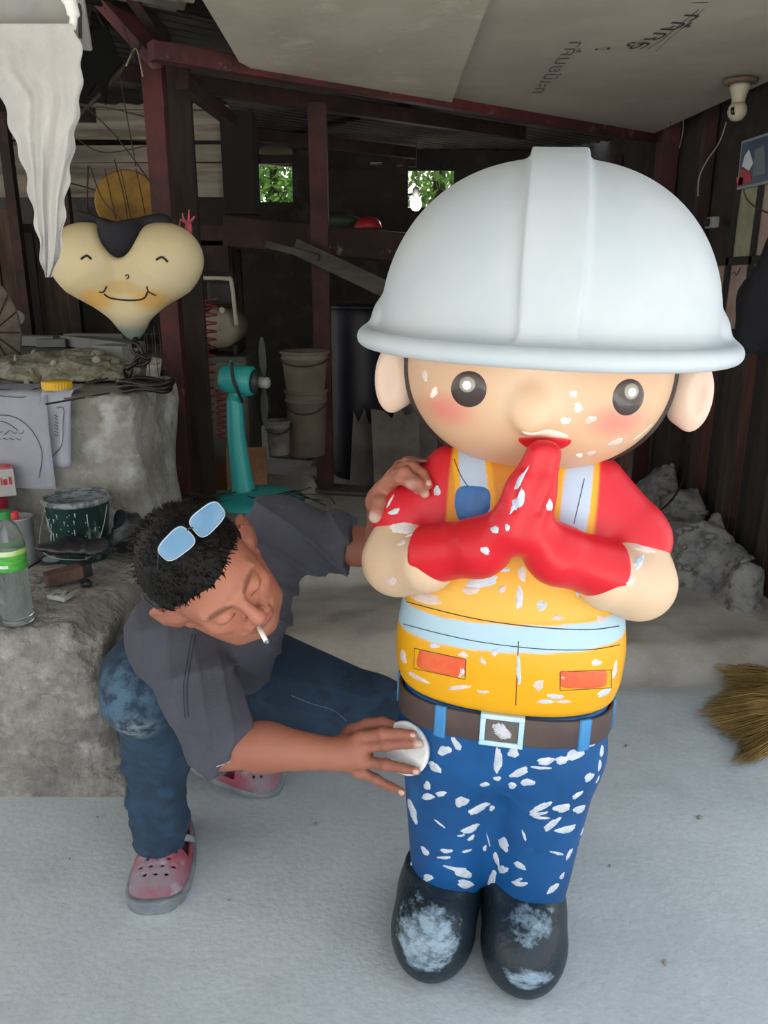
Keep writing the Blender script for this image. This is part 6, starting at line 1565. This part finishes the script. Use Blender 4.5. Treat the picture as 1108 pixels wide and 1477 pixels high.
# --- hair
hairm = MAT('hair_black', '#0b0a09', .55, col2='#15110e', scale=30, stretch=(1, 1, 1), bump=1.0, bscale=160, spec=.22)
def hairmesh():
    lo = HC - .17; hi = HC + .17; s = Sculpt(lo, hi, .0030)
    def E(c, r, k=.01, op='u'): s.ell(hp(*c), [q*HS for q in r], k*HS, op, HM)
    E((0, -.001, .037), (.080, .086, .092), 0); E((0, -.026, .036), (.074, .064, .083), .03); E((0, -.00, .080), (.064, .076, .054), .03)
    E((0, .018, .080), (.062, .072, .050), .03)
    def face(x, y, z):
        P = [(x - HC[0])/HS, (y - HC[1])/HS, (z - HC[2])/HS]; X, Y_, Z = [sum(HM[i][j]*P[j] for j in range(3)) for i in range(3)]
        # keep hair above/behind the hairline
        hl = .080 - .9*np.maximum(np.abs(X) - .045, 0)                       # forehead line height
        front = np.minimum(Y_ - (.026 - .20*np.maximum(Z, 0) + .5*np.maximum(Z-.06, 0)), hl - Z)      # >0 inside face window
        side = np.minimum(-(Z + .012), Y_ + .012)                             # below the temple, in front of the ear
        low = -(Z + .062) + 0*X; earz = np.minimum(.042 - np.sqrt((Y_ - .000)**2 + (Z + .012)**2), np.abs(X) - .058)
        return np.maximum(np.maximum(front, side), np.maximum(low, earz)) * -1
    s.put(lo, hi, face, .006, 's')
    N = Noise(12, 61); N2 = Noise(12, 62)
    def d(x, y, z):
        P = [(x - HC[0]), (y - HC[1]), (z - HC[2])]; X, Y_, Z = [sum(HM[i][j]*P[j] for j in range(3)) for i in range(3)]
        return .0012*N(X*2.2, Y_*.6, Z*.8, 150) + .0018*N2(X*1.5, Y_, Z, 60)
    s.disp(d); V, Q = s.extract()
    # tufts : thin blades rooted on the hair
    rn = np.random.RandomState(5); L = hloc(V.astype(float)); ok = np.nonzero((L[:, 2] > .0) & ~((np.abs(L[:, 0]) > .055) & (L[:, 2] < .04) & (L[:, 1] > -.035)))[0]; c0 = np.array([0, -.02, .03])
    VV = [V]; QQ = [Q]; off = len(V)
    for i in rn.choice(ok, 2200):
        l = L[i]; n_ = (l - c0); n_ /= np.linalg.norm(n_); fl_ = np.array([rn.normal()*.18 + .25*np.sign(l[0])*min(1, abs(l[0])/.05), .8 if l[1] > -.03 else -.25, -.15 if abs(l[0]) > .05 else .1]) + .05*n_*rn.uniform(.3, 1.2) + rn.normal(size=3)*.10
        fl_ /= np.linalg.norm(fl_); ln = rn.uniform(.007, .013) * (1.2 if l[2] > .08 else .7)
        sd = np.cross(fl_, n_); sd /= np.linalg.norm(sd) + 1e-6; w_ = .0011
        p0 = l - n_*.002; p1 = l + (fl_*.55 + n_*.1)*ln; p2 = l + fl_*ln - n_*.15*ln
        B = [p0 - sd*w_, p0 + sd*w_, p1 + sd*w_*.8, p1 - sd*w_*.8, p2 + sd*.0002, p2 - sd*.0002]
        VV.append(np.array([hp(*b) for b in B])); QQ.append(np.array([[off, off+1, off+2, off+3], [off+3, off+2, off+4, off+5]])); off += 6
    V = np.concatenate(VV) - np.array(BASE)[None]; return np_mesh('hair', V, np.concatenate(QQ))
HAIR = link('hair', hairmesh(), hairm, MAN, True); tag(HAIR, 'short thick black hair')

# --- sunglasses pushed up on the hair (their own thing)
SG = empty('sunglasses', Vector(hp(0, .02, .125)), label='rectangular sunglasses with sky-blue mirrored lenses resting on the black hair', cat='sunglasses')
sgb = Vector(SG.location)
lensm_ = None; lensm = MAT('lens_mirror', '#86a9c8', .12, metal=.35, col2='#6f98bd', scale=14); framem = MAT('frame_gunmetal', '#3a3d46', .35, metal=.6); edgem = MAT('frame_silver', '#a9b4c4', .3, metal=.8)
# plane of the lenses from the photograph: centres of the two lenses on the hair
Bh = bvh_of([HAIR])
def hairpt(px, py, off):
    h_ = shoot(Bh, px, py)
    return (h_[0] + h_[1]*off) if h_ else Vector(hp(0, .02, .13))
lc, rc = hairpt(255, 785, .02), hairpt(299, 746, .02)
dpt = (lc - CAMP).dot(Vector(_F)); 
def onplane(px, py, dep): return CAMP + Vector(ray(px, py)) * dep
d1_, d2_ = (lc - CAMP).dot(Vector(_F)), (rc - CAMP).dot(Vector(_F)); dd_ = min(d1_, d2_) - .004
ax = (onplane(299, 746, dd_ + .004) - onplane(255, 785, dd_ - .002)).normalized()
nv = Vector(Bv); nv = (nv - ax*nv.dot(ax)).normalized(); nv = (nv + Vector(_U)*.25 - ax*Vector(_U).dot(ax)*.25).normalized(); ay = nv.cross(ax).normalized(); ay = -ay if ay.dot(Vector(_U)) < 0 else ay
for cpx, cpy, dz, sgn in ((254, 785, -.002, -1), (300, 748, .004, 1)):
    c = onplane(cpx, cpy, dd_ + dz); M = Matrix(((ax.x, ay.x, nv.x, 0), (ax.y, ay.y, nv.y, 0), (ax.z, ay.z, nv.z, 0), (0, 0, 0, 1)))
    def rr(w_, h_, n=40, p=3.6):
        out = []
        for i in range(n):
            a = 2*math.pi*i/n; ca, sa = math.cos(a), math.sin(a); r_ = (abs(ca)**p + abs(sa)**p)**(-1/p); out.append((w_*r_*ca + sgn*.10*h_*r_*sa*.5, h_*r_*sa*(1 - .12*sgn*r_*ca)))
        return out
    MT = Matrix.Translation(c - sgb) @ M
    one('lens', lambda bm: prism(bm, rr(.0262, .0178), .0016, MT), lensm, SG)
    one('frame_rim', lambda bm: tube(bm, [MT @ Vector((x, y, .0004)) for x, y in rr(.0272, .0187)], .0013, 6, True), edgem, SG, True)
cL, cR = onplane(254, 785, dd_ - .002), onplane(300, 748, dd_ + .004)
one('bridge', lambda bm: tube(bm, bez([cL + ax*.026 + ay*.004 - sgb, (cL + cR)/2 + ay*.006 + nv*.002 - sgb, cR - ax*.026 + ay*.004 - sgb], 6), .0016, 6), framem, SG, True)
for p, q_, e_ in ((cL - ax*.028 + ay*.008, hp(-.088, .0, .04), hp(-.094, -.05, .03)), (cR + ax*.028 + ay*.008, hp(.083, .03, .085), hp(.094, -.03, .05))):
    one('temple_arm', lambda bm: tube(bm, bez([p - sgb, Vector(q_)*.3 + p*.7 - sgb + nv*.004, Vector(q_) - sgb, Vector(e_) - sgb], 6), .0016, 6), framem, SG, True)

# --- cigarette
cg0 = Vector(hp(-.010, .090, -.061)); cg1 = onplane(385, 927, (cg0 - CAMP).dot(Vector(_F)) - .028)
CG = empty('cigarette', cg0, label='white lit cigarette hanging from the man\'s lips', cat='cigarette')
cdv = (cg1 - cg0)
one('paper', lambda bm: tube(bm, [Vector((0, 0, 0)), cdv*.5, cdv*.95], .0041, 14), MAT('cig_white', '#ece9e6', .7), CG, True)
one('ash', lambda bm: tube(bm, [cdv*.95, cdv*.98, cdv*1.02], [.0040, .0042, .0026], 10), MAT('cig_ash', '#4b4744', .9, col2='#8f8a86', scale=200), CG)

# --- sanding pad
PD = empty('sanding_pad', Vector(PADC), label='round white sanding pad under the man\'s fingers against the blue trousers', cat='sanding pad')
zz = Vector(nP); xx = Vector(_U).cross(zz).normalized(); yy = zz.cross(xx)
MP = Matrix(((xx.x, yy.x, zz.x, 0), (xx.y, yy.y, zz.y, 0), (xx.z, yy.z, zz.z, 0), (0, 0, 0, 1)))
one('pad', lambda bm: lathe(bm, [(.044, -.006), (.0475, -.004), (.049, .0), (.0485, .003), (.046, .0055), (.043, .006)], 48, M=MP), MAT('pad_white', '#dfdedd', .85, col2='#cfcccb', scale=25, bump=.4, bscale=120, col3='#b9b7b7', scale3=40, lo3=.6, hi3=.72), PD, True)
one('foam_backing', lambda bm: lathe(bm, [(.046, -.009), (.0475, -.006)], 40, M=MP), MAT('pad_grey', '#a4a5a6', .9), PD)
